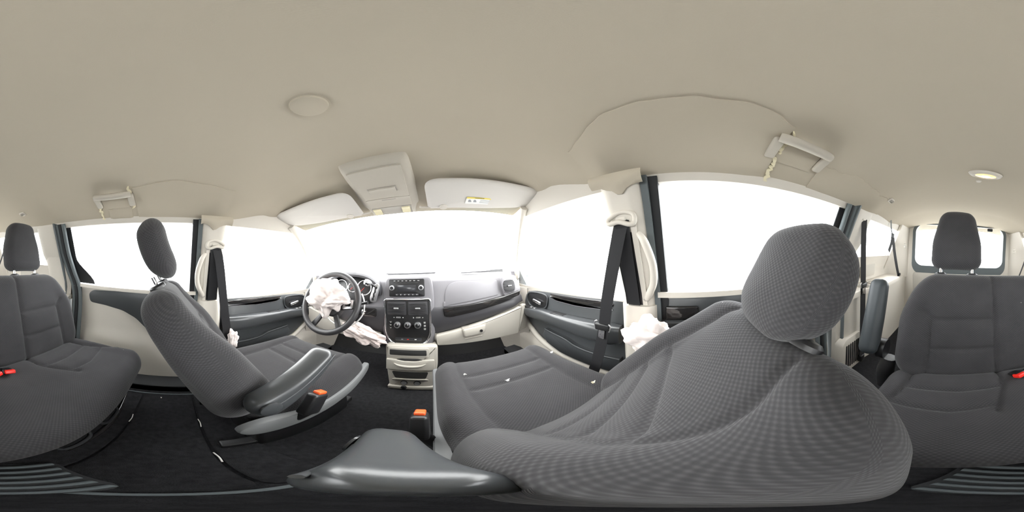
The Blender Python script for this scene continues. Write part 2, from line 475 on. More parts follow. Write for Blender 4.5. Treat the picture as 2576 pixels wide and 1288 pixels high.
# carpeted storage-bin lids set in the floor in front of the bench
lidpts = fillet([(-0.655, -0.135), (0.055, -0.135), (0.02, 0.095), (-0.655, 0.095)], 0.03)
prism('floor_lid', lidpts, 0.012, (0, 0, FL), (1, 0, 0), (0, 1, 0), 'carpet_lid', floor, 0.006)
prism('floor_lid', fillet([(-0.655, 0.102), (0.02, 0.102), (-0.01, 0.22), (-0.655, 0.22)], 0.03), 0.010, (0, 0, FL), (1, 0, 0), (0, 1, 0), 'carpet_lid', floor, 0.006)
prism('floor_lid', fillet([(-0.655, -0.40), (0.06, -0.40), (0.06, -0.142), (-0.655, -0.142)], 0.03), 0.010, (0, 0, FL), (1, 0, 0), (0, 1, 0), 'carpet_lid', floor, 0.006)
prism('lid_trim', [(0.060, -0.13), (0.075, -0.13), (0.02, 0.22), (0.008, 0.22)], 0.006, (0, 0, FL), (1, 0, 0), (0, 1, 0), 'seal_grey', floor, 0.002)
for (x, y) in ((-0.40, 0.098), (-0.16, 0.098), (-0.42, -0.138)):      # worn, frayed pale thread on the lid seams
    tube('frayed_thread', [(x - 0.03, y - 0.002, FL + 0.013), (x, y + 0.002, FL + 0.0145), (x + 0.03, y, FL + 0.013)], 0.0022, 'paper', floor, 6, smoothn=3)
for s in (-1, 1):
    P = [[(s * 0.70, y, FL + 0.001), (s * 0.70, y, FL + 0.05), (s * 0.715, y, FL + 0.06), (s * 0.86, y, FL + 0.065)] for y in (-0.82, -0.4, 0.0, 0.3, 0.7, 1.2)]
    o = shell('sill_step', P, 'rubber', floor, 0.01, lambda v: Vector((0, 0, -1)))
    tube('sill_strip', [(s * 0.665, y, FL + 0.004) for y in (-0.75, -0.3, 0.2)], 0.004, 'seal_grey', floor, 8)

# lower walls: firewall, rear floor sides
P = [[(x, y, z) for x in (-0.9, -0.45, 0, 0.45, 0.9)] for (y, z) in ((1.30, FL - 0.02), (1.48, -0.6), (1.56, -0.2), (1.58, -0.135))]
tag(shell('wall_front', P, 'black_plastic', None, 0.03, lambda v: Vector((0, 1, 0))), 'dark carpeted bulkhead in the foot wells under the dashboard', 'wall', kind='structure')

# ground outside
P = [[(x, y, -1.30) for x in (-40, 0, 40)] for y in (-40, 0, 40)]
tag(shell('ground', P, 'concrete', None, 0.1, lambda v: Vector((0, 0, -1))), 'pale concrete lot outside the vehicle windows', 'ground', kind='structure')

# ------------------------------------------------------------------ windows
def pane(name, P, label, m='glass_clear', thick=0.004):
    o = shell(name, P, m, None, thick, lambda v: Vector((0, 0, 0.3)) + Vector((1 if v.x > 0.5 else -1 if v.x < -0.5 else 0, 0, 0)) if abs(v.x) > 0.5 else Vector((0, 1 if v.y > 0 else -1, 0)))
    return tag(o, label, 'window', kind='structure')
# windshield
P = []
for i in range(13):
    t = i / 12; row = []
    for j in range(25):
        q = j / 12 - 1
        xm = lerp(0.645, 0.82, t); ye = lerp(0.735, 1.15, t); yc = lerp(0.845, 1.56, t)
        row.append((q * xm, lerp(yc, ye, abs(q) ** 2.4), lerp(0.262, -0.115, t) - 0.03 * abs(q) ** 3 * t))
    P.append(row)
o = shell('window_1', P, 'glass_clear', None, 0.005, lambda v: Vector((0, 0.5, 0.86)))
tag(o, 'wide curved windshield glass above the dashboard', 'window', kind='structure')
def sidepane(name, s, y0, y1, z0, z1, label, m='glass_clear', slant=0.0):
    P = []
    for i in range(9):
        z = lerp(z0, z1, i / 8); P.append([(s * (sidex(z) + 0.018), lerp(y0, y1 - slant * max(0, i / 8), j / 8), z) for j in range(9)])
    o = shell(name, P, m, None, 0.004, lambda v: Vector((s, 0, 0)))
    tag(o, label, 'window', kind='structure')
sidepane('window_2', -1, 0.26, 1.12, -0.27, 0.235, 'front side window glass beside the steering wheel', slant=0.40)
sidepane('window_3', 1, 0.26, 1.12, -0.27, 0.235, 'front side window glass beside the glove box', slant=0.40)
sidepane('window_4', -1, -0.80, 0.13, -0.22, 0.235, 'sliding door window glass behind the driver seat', 'glass_tint')
sidepane('window_5', 1, -0.80, 0.13, -0.22, 0.235, 'sliding door window glass beyond the passenger headrest', 'glass_tint')
sidepane('window_6', -1, -1.72, -0.93, -0.06, 0.24, 'rear quarter window glass at the left of the bench', 'glass_tint')
sidepane('window_7', 1, -1.72, -0.93, -0.06, 0.24, 'rear quarter window glass behind the wall seat belt', 'glass_tint')
P = [[(lerp(-0.52, 0.52, j / 8), -1.90 + 0.05 * smooth(i / 6) + 0.03 * (1 - abs(j / 4 - 1) ** 2) * -1, lerp(-0.16, 0.31, i / 6)) for j in range(9)] for i in range(7)]
o = shell('window_8', P, 'glass_tint', None, 0.004, lambda v: Vector((0, -1, 0)))
tag(o, 'liftgate window glass behind the bench headrests', 'window', kind='structure')

# ------------------------------------------------------------------ liftgate wall
def ringpanel(name, outer, inner, o, U, V, depth, m, parent=None, kind=None):
    o = Vector(o); U = Vector(U); V = Vector(V); N = U.cross(V).normalized(); n = len(outer); VV = []
    for pts, d in ((outer, 0), (outer, depth), (inner, depth), (inner, 0)):
        VV += [o + U * p[0] + V * p[1] + N * d for p in pts]
    F = grid_faces(4, n, True, True)
    return mesh(name, VV, F, m, parent, 35)
ow = rrect(1.40, 1.30, 0.10, 8, 0, -0.25); iw = rrect(1.02, 0.47, 0.09, 8, 0, 0.075)
wall_rear = ringpanel('wall_rear', ow, iw, (0, -1.90, 0), (-1, 0, 0), (0, 0, 1), 0.05, 'beige')
tag(wall_rear, 'beige liftgate trim panel around the rear window', 'wall', kind='structure')
ringpanel('window_seal', rrect(1.09, 0.60, 0.12, 8, 0, 0.04), rrect(1.02, 0.47, 0.09, 8, 0, 0.075), (0, -1.85, 0), (-1, 0, 0), (0, 0, 1), 0.014, 'seal_grey', wall_rear)
rbox('latch_cover', (-0.335, -1.83, 0.285), (0.06, 0.03, 0.035), 'rubber', wall_rear, 0.008)
prism('lower_panel', fillet([(-0.5, -0.75), (0.5, -0.75), (0.53, -0.24), (-0.53, -0.24)], 0.04), 0.02, (0, -1.85, 0), (-1, 0, 0), (0, 0, 1), 'grille_beige', wall_rear, 0.01)

# ------------------------------------------------------------------ side trims (pillars, quarter panels, doors)
def side_shell(name, s, ys, zs, xf, m, parent=None, thick=0.02):
    P = [[(s * xf(y, z), y, z) for z in zs] for y in ys]
    return shell(name, P, m, parent, thick, lambda v: Vector((s, 0, 0)))
def fr(a, b, n): return [lerp(a, b, k / n) for k in range(n + 1)]

for s, side, where, num in ((-1, 'left', 'behind the steering wheel side', 0), (1, 'right', 'beside the passenger seat', 1)):
    # B pillar
    def bx(y, z):
        e = abs((y - 0.2) / 0.066); return sidex(z) - 0.052 + 0.022 * max(0, e - 0.45) ** 2 / 0.3
    pil = side_shell('trim_%d' % (1 + num), s, fr(0.134, 0.266, 14), fr(-0.235, 0.225, 14), bx, 'beige', None, 0.05)
    tag(pil, ('beige pillar trim with belt slot behind the driver door' if s < 0 else 'beige pillar trim with belt slot behind the front passenger door'), 'pillar', kind='structure')
    def bx2(y, z):
        e = abs((y - 0.2) / 0.072); return 0.772 + 0.03 * max(0, e - 0.55) ** 2 / 0.2
    side_shell('lower_cover', s, fr(0.128, 0.272, 14), fr(FL + 0.06, -0.225, 8), bx2, 'beige', pil, 0.05)
    # belt slot channel
    P = [[(s * (sidex(z) - 0.0545), y, z) for z in fr(-0.222, 0.06, 6)] for y in (0.178, 0.248)]
    shell('belt_slot', P, 'black_plastic', pil, 0.004, lambda v: Vector((s, 0, 0)))
    P = [[(s * (sidex(z) - 0.058), y, z) for z in fr(-0.222, 0.10, 6)] for y in (0.160, 0.178)]
    shell('slot_rail', P, 'beige', pil, 0.006, lambda v: Vector((s, 0, 0)))
    # dark door seals behind the pillar
    for (ya, yb, mm, dx) in ((0.112, 0.134, 'seal_grey', 0.035), (0.084, 0.112, 'rubber', 0.02)):
        P = [[(s * (sidex(z) - dx), y, z) for z in fr(-0.30, 0.232, 8)] for y in fr(ya, yb, 3)]
        shell('door_seal', P, mm, pil, 0.03, lambda v: Vector((s, 0, 0)))
    # torn headliner tab over the pillar top
    P = []
    for i in range(11):
        t = i / 10; y = lerp(0.12, 0.285, t)
        P.append([(s * (sidex(z) - 0.058 - 0.012 * math.sin(k / 4 * 3.1)), y, z) for k, z in enumerate(fr(0.245, 0.205 - 0.028 * math.exp(-((t - 0.45) / 0.18) ** 2) + 0.01 * noise.noise(Vector((y * 40, s, 0))), 4))])
    shell('headliner_tab', P, 'headliner', pil, 0.004, lambda v: Vector((s, 0, 0)))

    # A pillar
    ap = tube('trim_%d' % (3 + num), [(s * 0.645, 0.70, 0.258), (s * 0.70, 0.84, 0.17), (s * 0.765, 1.00, 0.03), (s * 0.815, 1.13, -0.12), (s * 0.83, 1.18, -0.2)], [0.024, 0.018, 0.016, 0.018, 0.024], 'beige', None, 12, flat=1.2)
    tag(ap, ('slim pale windshield pillar beyond the steering wheel' if s < 0 else 'slim pale windshield pillar beyond the dashboard end vent'), 'pillar', kind='structure')

    # C pillar and rear quarter trim
    def cx(y, z):
        b = sidex(z) - 0.05 if z > -0.2 else 0.79 - 0.06 * smooth((-0.2 - z) / 0.2)
        return b
    def qx(y, z):      # wheel-arch trim with a shelf (tray) at z = -0.27
        up = sidex(z) - 0.03 if z > -0.2 else 0.80
        low = interp(y, [-1.9, -1.25, -0.93, -0.80, -0.72], [0.62, 0.645, 0.695, 0.70, 0.735])
        return lerp(low, up, smooth((z + 0.285) / 0.03))
    ys = fr(-1.86, -0.725, 46); zs = fr(FL + 0.005, -0.30, 14) + fr(-0.29, -0.25, 6) + fr(-0.22, -0.055, 4)
    wl = side_shell('wall_%s' % side, s, ys, zs, qx, 'beige', None, 0.03)
    tag(wl, ('beige rear quarter trim beyond the left end of the bench' if s < 0 else 'beige rear quarter trim with tray and floor vent beside the bench armrest'), 'wall', kind='structure')
    side_shell('pillar_cover', s, fr(-0.96, -0.745, 10), fr(-0.06, 0.225, 10), lambda y, z: sidex(z) - 0.05 + 0.03 * (abs(y + 0.853) / 0.11) ** 5 + 0.02 * smooth((0.04 - z) / 0.08), 'beige', wl, 0.04)
    side_shell('pillar_base', s, fr(-0.945, -0.725, 10), fr(-0.30, 0.012, 10), lambda y, z: sidex(z) - 0.045 + 0.03 * (abs(y + 0.835) / 0.11) ** 4 - 0.02 * smooth(-z / 0.3), 'beige', wl, 0.04)
    # rear corner pillar with vent
    side_shell('corner_pillar', s, fr(-1.90, -1.62, 8), fr(-0.30, 0.27, 12), lambda y, z: lerp(0.60, sidex(z) - 0.03, smooth((y + 1.86) / 0.22)) - 0.01, 'beige', wl, 0.03)
    # header rail above the quarter window
    side_shell('window_header', s, fr(-1.70, -0.80, 12), fr(0.205, 0.262, 3), lambda y, z: sidex(z) - 0.012, 'beige', wl, 0.02)
    # rear door seals: black rubber strips following the door opening edge
    for dy, mm in ((-0.715, 'seal_grey'), (-0.688, 'rubber'), (-0.662, 'seal_grey')):
        pts = [(s * (sidex(0.23) - 0.03), dy - 0.03, 0.235), (s * (sidex(0.05) - 0.03), dy - 0.03, 0.05), (s * (sidex(-0.08) - 0.03), dy - 0.012, -0.08), (s * 0.80, dy + 0.02, -0.22), (s * 0.785, dy + 0.035, -0.45), (s * 0.775, dy + 0.03, -0.80)]
        tube('door_seal', pts, 0.014, mm, wl, 8)
    P = [[(s * lerp(0.705 if z < -0.26 else sidex(z) - 0.055, sidex(z) + 0.03, k / 3), -0.752, z) for k in range(4)] for z in fr(FL, -0.27, 4) + fr(-0.25, 0.24, 6)]
    shell('door_jamb', P, 'seal_grey', wl, 0.012, lambda v: Vector((0, -1, 0)))
    # side window lower trim/grille on quarter
    prism('speaker_grille', rrect(0.26, 0.125, 0.03, 5, s * 1.21, -0.165), 0.006, (s * 0.786, 0, 0), (0, -s, 0), (0, 0, 1), 'grille_beige', wl, 0.003)
    # corner vent louvres
    for k in range(4):
        rbox('louvre', (s * 0.598, -1.70, 0.035 + 0.014 * k), (0.012, 0.055, 0.007), 'grille_beige', wl, 0.002)

wl = bpy.data.objects['wall_right']
# tray lip, cup well, floor vent on the right quarter trim
prism('tray_edge', fillet([(0.66, -0.745), (0.83, -0.76), (0.83, -1.55), (0.60, -1.55), (0.60, -1.20), (0.655, -0.92)], 0.03), 0.035, (0, 0, -0.292), (1, 0, 0), (0, 1, 0), 'beige', wl, 0.01)
lathe('cup_well', [(0.001, 0.002), (0.036, 0.002), (0.036, 0.010), (0.044, 0.012), (0.044, 0.0), (0.001, 0.0)], (0.70, -0.98, -0.257), (0, 0, 1), 'grille_beige', wl)
lathe('cup_well', [(0.001, 0.002), (0.036, 0.002), (0.036, 0.010), (0.044, 0.012), (0.044, 0.0), (0.001, 0.0)], (0.70, -1.12, -0.257), (0, 0, 1), 'grille_beige', wl)
vb = prism('vent_box', fillet([(0.72, -0.862), (0.945, -0.862), (0.945, -0.60), (0.90, -0.565), (0.75, -0.565), (0.72, -0.60)], 0.015), 0.06, (0.735, 0, 0), (0, -1, 0), (0, 0, 1), 'beige', wl, 0.01)
for k in range(8):
    rbox('vent_slot', (0.674, -0.755 - 0.0215 * k, -0.715), (0.006, 0.011, 0.20), 'black_plastic', vb, 0.002)

# ---- sliding doors
def sliding_door(num, s):
    root_label = 'beige sliding door panel with dark insert behind the driver seat' if s < 0 else 'sliding door panel with dark insert beyond the passenger headrest'
    def dxf(y, z):
        return 0.835 - 0.035 * smooth((-0.45 - z) / 0.25) - 0.012 * smooth((z + 0.24) / 0.04)
    d = side_shell('door_%d' % num, s, fr(-0.735, 0.125, 40), fr(FL + 0.065, -0.5, 10) + fr(-0.48, -0.172, 16), dxf, 'beige', None, 0.035)
    tag(d, root_label, 'door', kind='structure')
    o = [(-0.585, -0.235), (-0.55, -0.205), (-0.36, -0.19), (0.118, -0.20), (0.118, -0.56), (-0.05, -0.545), (-0.11, -0.50), (-0.17, -0.44), (-0.24, -0.37), (-0.33, -0.325), (-0.45, -0.305), (-0.57, -0.298)]
    pts = fillet(o, 0.025)
    if s > 0: prism('insert', [(-p[0], p[1]) for p in pts], 0.012, (0.835, 0, 0), (0, -1, 0), (0, 0, 1), 'door_dark', d, 0.006)
    else: prism('insert', pts, 0.012, (-0.835, 0, 0), (0, 1, 0), (0, 0, 1), 'door_dark', d, 0.006)
    rbox('handle_cup', (s * 0.818, 0.03, -0.27), (0.015, 0.13, 0.07), 'black_gloss', d, 0.012)
    rbox('pull_handle', (s * 0.806, 0.035, -0.305), (0.03, 0.13, 0.018), 'door_dark', d, 0.007)
    P = [[(s * (0.79 + 0.05 * k), y, -0.168 - 0.006 * k) for k in (0, 0.3, 0.7, 1.2)] for y in fr(-0.70, 0.12, 10)]
    shell('belt_ledge', P, 'beige', d, 0.022, lambda v: Vector((0, 0, -1)))
    # window upper frame
    P = [[(s * (sidex(z) - 0.012), y, z) for z in fr(0.215, 0.25, 2)] for y in fr(-0.80, 0.13, 8)]
    shell('window_frame', P, 'beige', d, 0.03, lambda v: Vector((s, 0, 0)))
    # tinted rear edge of the glass
    P = [[(s * (sidex(z) + 0.002), lerp(-0.735, -0.66 + 0.12 * smooth((0.02 - z) / 0.18), k / 3), z) for k in range(4)] for z in fr(-0.165, 0.22, 14)]
    shell('glass_border', P, 'rubber', d, 0.006, lambda v: Vector((s, 0, 0)))
    return d
sliding_door(1, -1); sliding_door(2, 1)

# ---- front doors
def front_door(num, s):
    lab = 'front door panel with dark armrest and map pocket beside the steering wheel' if s < 0 else 'front door panel with dark armrest and map pocket beside the passenger seat'
    U = (0, 1, 0) if s < 0 else (0, -1, 0)
    def pr(name, pts, depth, x, m, parent, bev=0.005):
        return prism(name, pts if s < 0 else [(-p[0], p[1]) for p in pts], depth, (s * x, 0, 0), U, (0, 0, 1), m, parent, bev)
    def dxf(y, z): return 0.845 - 0.03 * smooth((-0.60 - z) / 0.08) - 0.012 * smooth((z + 0.27) / 0.04)
    d = side_shell('door_%d' % num, s, fr(0.272, 1.16, 30), fr(FL + 0.065, -0.6, 6) + fr(-0.585, -0.228, 16), dxf, 'beige', None, 0.035)
    tag(d, lab, 'door', kind='structure')
    side_shell('kick_panel', s, fr(1.02, 1.50, 8), fr(FL, -0.25, 6), lambda y, z: 0.835 - 0.10 * smooth((y - 1.02) / 0.4), 'beige', d, 0.03)
    # dark upper insert down to the pocket
    o = catmull([(1.03, -0.30, 0), (1.055, -0.36, 0), (1.06, -0.43, 0), (1.03, -0.49, 0), (0.95, -0.548, 0), (0.85, -0.606, 0), (0.67, -0.648, 0), (0.49, -0.660, 0), (0.30, -0.668, 0)], 4)
    pts = [(p.x, p.y) for p in o] + [(0.285, -0.64), (0.285, -0.232), (0.40, -0.228), (0.70, -0.238), (0.90, -0.252), (0.99, -0.268)]
    pr('insert', pts, 0.010, 0.842, 'door_dark', d)
    # beige raised curve below the insert
    tube('curve_edge', [(s * 0.822, p[0], p[1]) for p in ((1.075, -0.44), (1.045, -0.505), (0.955, -0.566), (0.85, -0.624), (0.67, -0.666), (0.49, -0.680), (0.30, -0.690))], 0.020, 'beige', d, 10, flat=0.9)
    # glossy strip
    o = [(0.755, -0.247), (0.74, -0.262), (0.70, -0.275), (0.55, -0.278), (0.34, -0.268), (0.325, -0.245), (0.40, -0.236), (0.60, -0.240)]
    pr('gloss_strip', fillet(o, 0.012), 0.006, 0.832, 'black_gloss', d, 0.003)
    pr('strip_edge', fillet([(0.75, -0.262), (0.70, -0.279), (0.55, -0.283), (0.335, -0.274), (0.335, -0.279), (0.55, -0.289), (0.70, -0.285), (0.755, -0.266)], 0.002), 0.008, 0.832, 'silver', d, 0.002)
    # inside handle in its bowl
    b = pr('handle_bowl', fillet([(0.80, -0.262), (0.97, -0.275), (1.0, -0.33), (0.95, -0.375), (0.82, -0.36), (0.785, -0.31)], 0.03), 0.004, 0.832, 'black_plastic', d, 0.003)
    rim = catmull([(s * 0.827, 0.80, -0.262), (s * 0.827, 0.97, -0.272), (s * 0.827, 1.005, -0.33), (s * 0.827, 0.95, -0.378), (s * 0.827, 0.82, -0.363), (s * 0.827, 0.782, -0.31)], 5, True)
    tube('bowl_rim', rim, 0.005, 'door_dark', d, 8, True, 1)
    rbox('door_handle', (s * 0.815, 0.875, -0.322), (0.018, 0.085, 0.022), 'chrome', d, 0.008, Matrix.Rotation(math.radians(8) , 3, 'X'))
    # armrest
    arm = []
    for (y, z, h, w) in ((1.07, -0.425, 0.018, 0.03), (1.04, -0.425, 0.03, 0.05), (0.95, -0.412, 0.035, 0.06), (0.80, -0.395, 0.038, 0.066), (0.6, -0.39, 0.042, 0.072), (0.45, -0.392, 0.05, 0.075), (0.33, -0.392, 0.052, 0.07), (0.29, -0.392, 0.046, 0.05)):
        arm.append([(s * (0.835 - w * 0.5 + (w * 0.5 + 0.004) * math.copysign(abs(math.cos(t)) ** 0.6, math.cos(t)) ), y, z + h * math.copysign(abs(math.sin(t)) ** 0.6, math.sin(t))) for t in [2 * math.pi * k / 24 for k in range(24)]])
    V = [p for r in arm for p in r]
    a = mesh('armrest', V, grid_faces(len(arm), 24, False, True) + [tuple(range(24)), tuple(range(len(V) - 24, len(V)))], 'vinyl', d, 60)
    rbox('switch_panel', (s * 0.803, 0.935, -0.374), (0.036, 0.17, 0.008), 'black_plastic', a, 0.004)
    for k in range(3):
        rbox('switch', (s * 0.803, 0.885 + 0.035 * k, -0.368), (0.022, 0.020, 0.006), 'silver' if k < 2 else 'black_gloss', a, 0.002)
    rbox('pull_well', (s * 0.800, 0.66, -0.352), (0.04, 0.10, 0.008), 'black_plastic', a, 0.004)
    # map pocket
    o = catmull([(0.79, -0.497, 0), (0.72, -0.503, 0), (0.62, -0.512, 0), (0.55, -0.535, 0), (0.45, -0.545, 0), (0.30, -0.545, 0)], 4)
    pts = [(p.x, p.y) for p in o] + [(0.30, -0.655), (0.49, -0.648), (0.67, -0.634), (0.78, -0.60), (0.82, -0.55)]
    pr('map_pocket', pts, 0.032, 0.835, 'door_dark', d, 0.006)
    tube('pocket_lip', [(s * 0.802, p.x, p.y) for p in o], 0.006, 'door_dark', d, 8, smoothn=1)
    # window frame top and front edge
    P = [[(s * (sidex(z) - 0.012), y, z) for z in fr(0.212, interp(y, [0.3, 0.55, 0.72], [0.262, 0.30, 0.31]), 3)] for y in fr(0.13, 0.73, 10)]
    shell('window_frame', P, 'beige', d, 0.03, lambda v: Vector((s, 0, 0)))
    return d
front_door(3, -1); front_door(4, 1)

# door mirrors outside the front windows
for s, lab in ((-1, 'grey door mirror outside the driver window'), (1, 'grey door mirror outside the passenger window')):
    r = thing('door_mirror', (s * 0.93, 1.12, -0.24), lab, 'mirror')
    prof = [(s * 1.01, 1.17, -0.15)]
    V = []
    for (y, k) in ((1.22, 0.25), (1.205, 0.7), (1.17, 1.0), (1.13, 1.0), (1.125, 0.93)):
        for q in rrect(0.20 * k, 0.15 * k, 0.05 * k, 5): V.append((s * 1.02 + q[0], y, -0.14 + q[1]))
    mesh('mirror_housing', V, grid_faces(5, 24, False, True) + [tuple(range(24)), tuple(range(96, 120))], 'mirror_shell', r)
    prism('mirror_face', rrect(0.17, 0.12, 0.04), 0.003, (s * 1.02, 1.126, -0.14), (-1, 0, 0), (0, 0, 1), 'mirror_glass', r, 0.001)
    rbox('mirror_arm', (s * 0.90, 1.15, -0.205), (0.10, 0.04, 0.05), 'mirror_shell', r, 0.01)
    prism('sail_panel', fillet([(1.00, -0.26), (1.15, -0.26), (1.13, -0.11)], 0.01) if s < 0 else fillet([(-1.00, -0.26), (-1.15, -0.26), (-1.13, -0.11)], 0.01), 0.012, (s * 0.852, 0, 0), (0, 1, 0) if s < 0 else (0, -1, 0), (0, 0, 1), 'mirror_shell', r, 0.004)

# ------------------------------------------------------------------ dashboard
SX = 0.013                       # centre line of the centre stack
dash = thing('dashboard', (0, 1.2, FL), 'grey dashboard with glove box, radio and chrome-framed centre stack under the windshield', 'dashboard')
def ymax(x): return lerp(1.545, 1.14, min(1, abs(x) / 0.82) ** 2.4)
prof = [(1.58, -0.122), (1.4, -0.112), (1.2, -0.113), (1.12, -0.118), (1.085, -0.124), (1.066, -0.134), (1.058, -0.146), (1.04, -0.20), (1.022, -0.25), (1.004, -0.302)]
P = []
for k in range(61):
    x = lerp(-0.80, 0.80, k / 60); row = []
    for (y, z) in prof:
        yy = y if y <= 1.06 else 1.06 + (y - 1.06) * (ymax(x) - 1.06) / 0.52
        e = smooth((abs(x) - 0.70) / 0.1)
        row.append((x, yy + 0.05 * e * (y < 1.3), z - 0.03 * e * (y < 1.3) + (0.0 if x < 0.2 else -0.012 * smooth((x - 0.2) / 0.4) * (z > -0.2))))
    P.append(row)
shell('dash_pad', P, 'dash_grey', dash, 0.02, lambda v: Vector((0, 0.6, -0.8)))
def lipz(x): return interp(abs(x), [0.16, 0.25, 0.45, 0.77, 0.82], [-0.49, -0.468, -0.425, -0.356, -0.35])
P = []
for k in range(61):
    x = lerp(-0.80, 0.80, k / 60); zl = lipz(x); e = 0.05 * smooth((abs(x) - 0.70) / 0.1)
    P.append([(x, y + e, z) for (y, z) in ((1.012, -0.298), (0.998, -0.306), (0.988, -0.33), (0.982, lerp(-0.33, zl, 0.4)), (0.986, lerp(-0.33, zl, 0.75)), (1.0, zl), (1.04, zl - 0.012), (1.10, zl - 0.012))])
shell('dash_band', P, 'dash_dark', dash, 0.02, lambda v: Vector((0, 0.9, 0.1)))
FU = (1, 0, 0); FV = Vector((0, 0.056, 0.158)).normalized()
fo = (0, 1.002, -0.302)
prism('airbag_door', fillet([(0.245, 0.006), (0.600, 0.040), (0.612, 0.148), (0.33, 0.160), (0.275, 0.145), (0.248, 0.09)], [0.01, 0.01, 0.02, 0.03, 0.05, 0.03]), 0.005, fo, FU, FV, 'dash_grey', dash, 0.004)
prism('trim_tab', fillet([(0.232, 0.0), (0.262, 0.004), (0.258, 0.03), (0.235, 0.034)], 0.008), 0.004, fo, FU, FV, 'dash_grey', dash, 0.003)
prism('gloss_strip', fillet([(0.228, -0.306), (0.40, -0.296), (0.62, -0.270), (0.752, -0.246), (0.748, -0.280), (0.60, -0.318), (0.42, -0.350), (0.27, -0.370), (0.235, -0.362)], 0.012), 0.022, (0, 1.002, 0), (1, 0, 0), (0, 0, 1), 'black_gloss', dash, 0.004)
# end vents
def vent(parent, cx, cz, y, w, h, n, r=0.02, lean=0.0, bez='dash_dark'):
    U = (1, 0, 0); V = Vector((0, lean, 1)).normalized()
    v = prism('air_vent', rrect(w, h, r), 0.010, (cx, y, cz), U, V, bez, parent, 0.004)
    prism('vent_throat', rrect(w - 0.012, h - 0.012, r * 0.8), 0.0115, (cx, y, cz), U, V, 'black_plastic', v, 0.001)
    N = Vector(U).cross(V)
    for k in range(n):
        zz = (k + 0.5) / n * (h - 0.014) - (h - 0.014) / 2
        ww = (w - 0.014) if r < 0.025 else 2 * math.sqrt(max(0.0004, (w / 2 - 0.006) ** 2 * (1 - min(0.96, (zz / (h / 2)) ** 2 * 0.75))))
        c = Vector((cx, y, cz)) + V * zz + N * 0.013
        rbox('slat', c, (ww, 0.010, 0.0035), 'dash_dark', v, 0.001)
    rbox('vent_tab', Vector((cx, y, cz)) + N * 0.02, (0.028, 0.010, 0.008), 'silver', v, 0.003)
    return v
vent(dash, 0.675, -0.208, 1.004, 0.098, 0.098, 8, 0.035, 0.2, 'dash_grey')
vent(dash, -0.655, -0.212, 1.05, 0.098, 0.098, 8, 0.035, 0.2, 'dash_grey')
prism('end_cap', fillet([(0.635, -0.290), (0.77, -0.270), (0.755, -0.17), (0.69, -0.138), (0.62, -0.142)], 0.03), 0.012, (0, 1.055, 0), (1, 0, 0), (0, 0.2, 1), 'dash_grey', dash, 0.006)

# glove box
g = prism('glove_box_door', fillet([(0.178, -0.492), (0.27, -0.474), (0.45, -0.436), (0.755, -0.372), (0.735, -0.43), (0.702, -0.566), (0.185, -0.562)], 0.012), 0.05, (0, 1.06, 0), (1, 0, 0), (0, 0.12, 1), 'beige_low_shaded', dash, 0.008)
hnd = prism('glove_box_handle', fillet([(0.338, -0.462), (0.478, -0.446), (0.472, -0.482), (0.455, -0.502), (0.345, -0.512)], 0.012), 0.066, (0, 1.06, 0), (1, 0, 0), (0, 0.12, 1), 'beige_low_shaded', g, 0.006)
prism('handle_recess_shade', fillet([(0.330, -0.456), (0.486, -0.439), (0.480, -0.492), (0.462, -0.514), (0.338, -0.523)], 0.014), 0.0515, (0, 1.06, 0), (1, 0, 0), (0, 0.12, 1), 'beige_dark', g, 0.001)  # darker beige plate paints the shading round the handle
rbox('handle_shade_strip', (0.400, 0.948, -0.516), (0.11, 0.012, 0.006), 'beige_dark', g, 0.003, Matrix.Rotation(math.radians(-5), 3, 'Y'))  # solid dark strip standing in for the shade under the handle
lathe('lock', [(0.001, 0), (0.009, 0), (0.009, 0.006), (0.001, 0.006)], (0.446, 0.938, -0.470), (0, -1, 0.1), 'black_plastic', g, 16)
prism('glove_box_side', fillet([(0.765, -0.372), (0.80, -0.365), (0.78, -0.55), (0.712, -0.568), (0.744, -0.44)], 0.01), 0.05, (0, 1.08, 0), (1, 0, 0), (0, 0.12, 1), 'beige_low_shaded', dash, 0.006)
# driver knee panel
prism('knee_panel', fillet([(-0.16, -0.492), (-0.30, -0.47), (-0.45, -0.436), (-0.76, -0.37), (-0.74, -0.50), (-0.60, -0.535), (-0.17, -0.545)], 0.012), 0.04, (0, 1.06, 0), (1, 0, 0), (0, 0.12, 1), 'beige_dark', dash, 0.008)

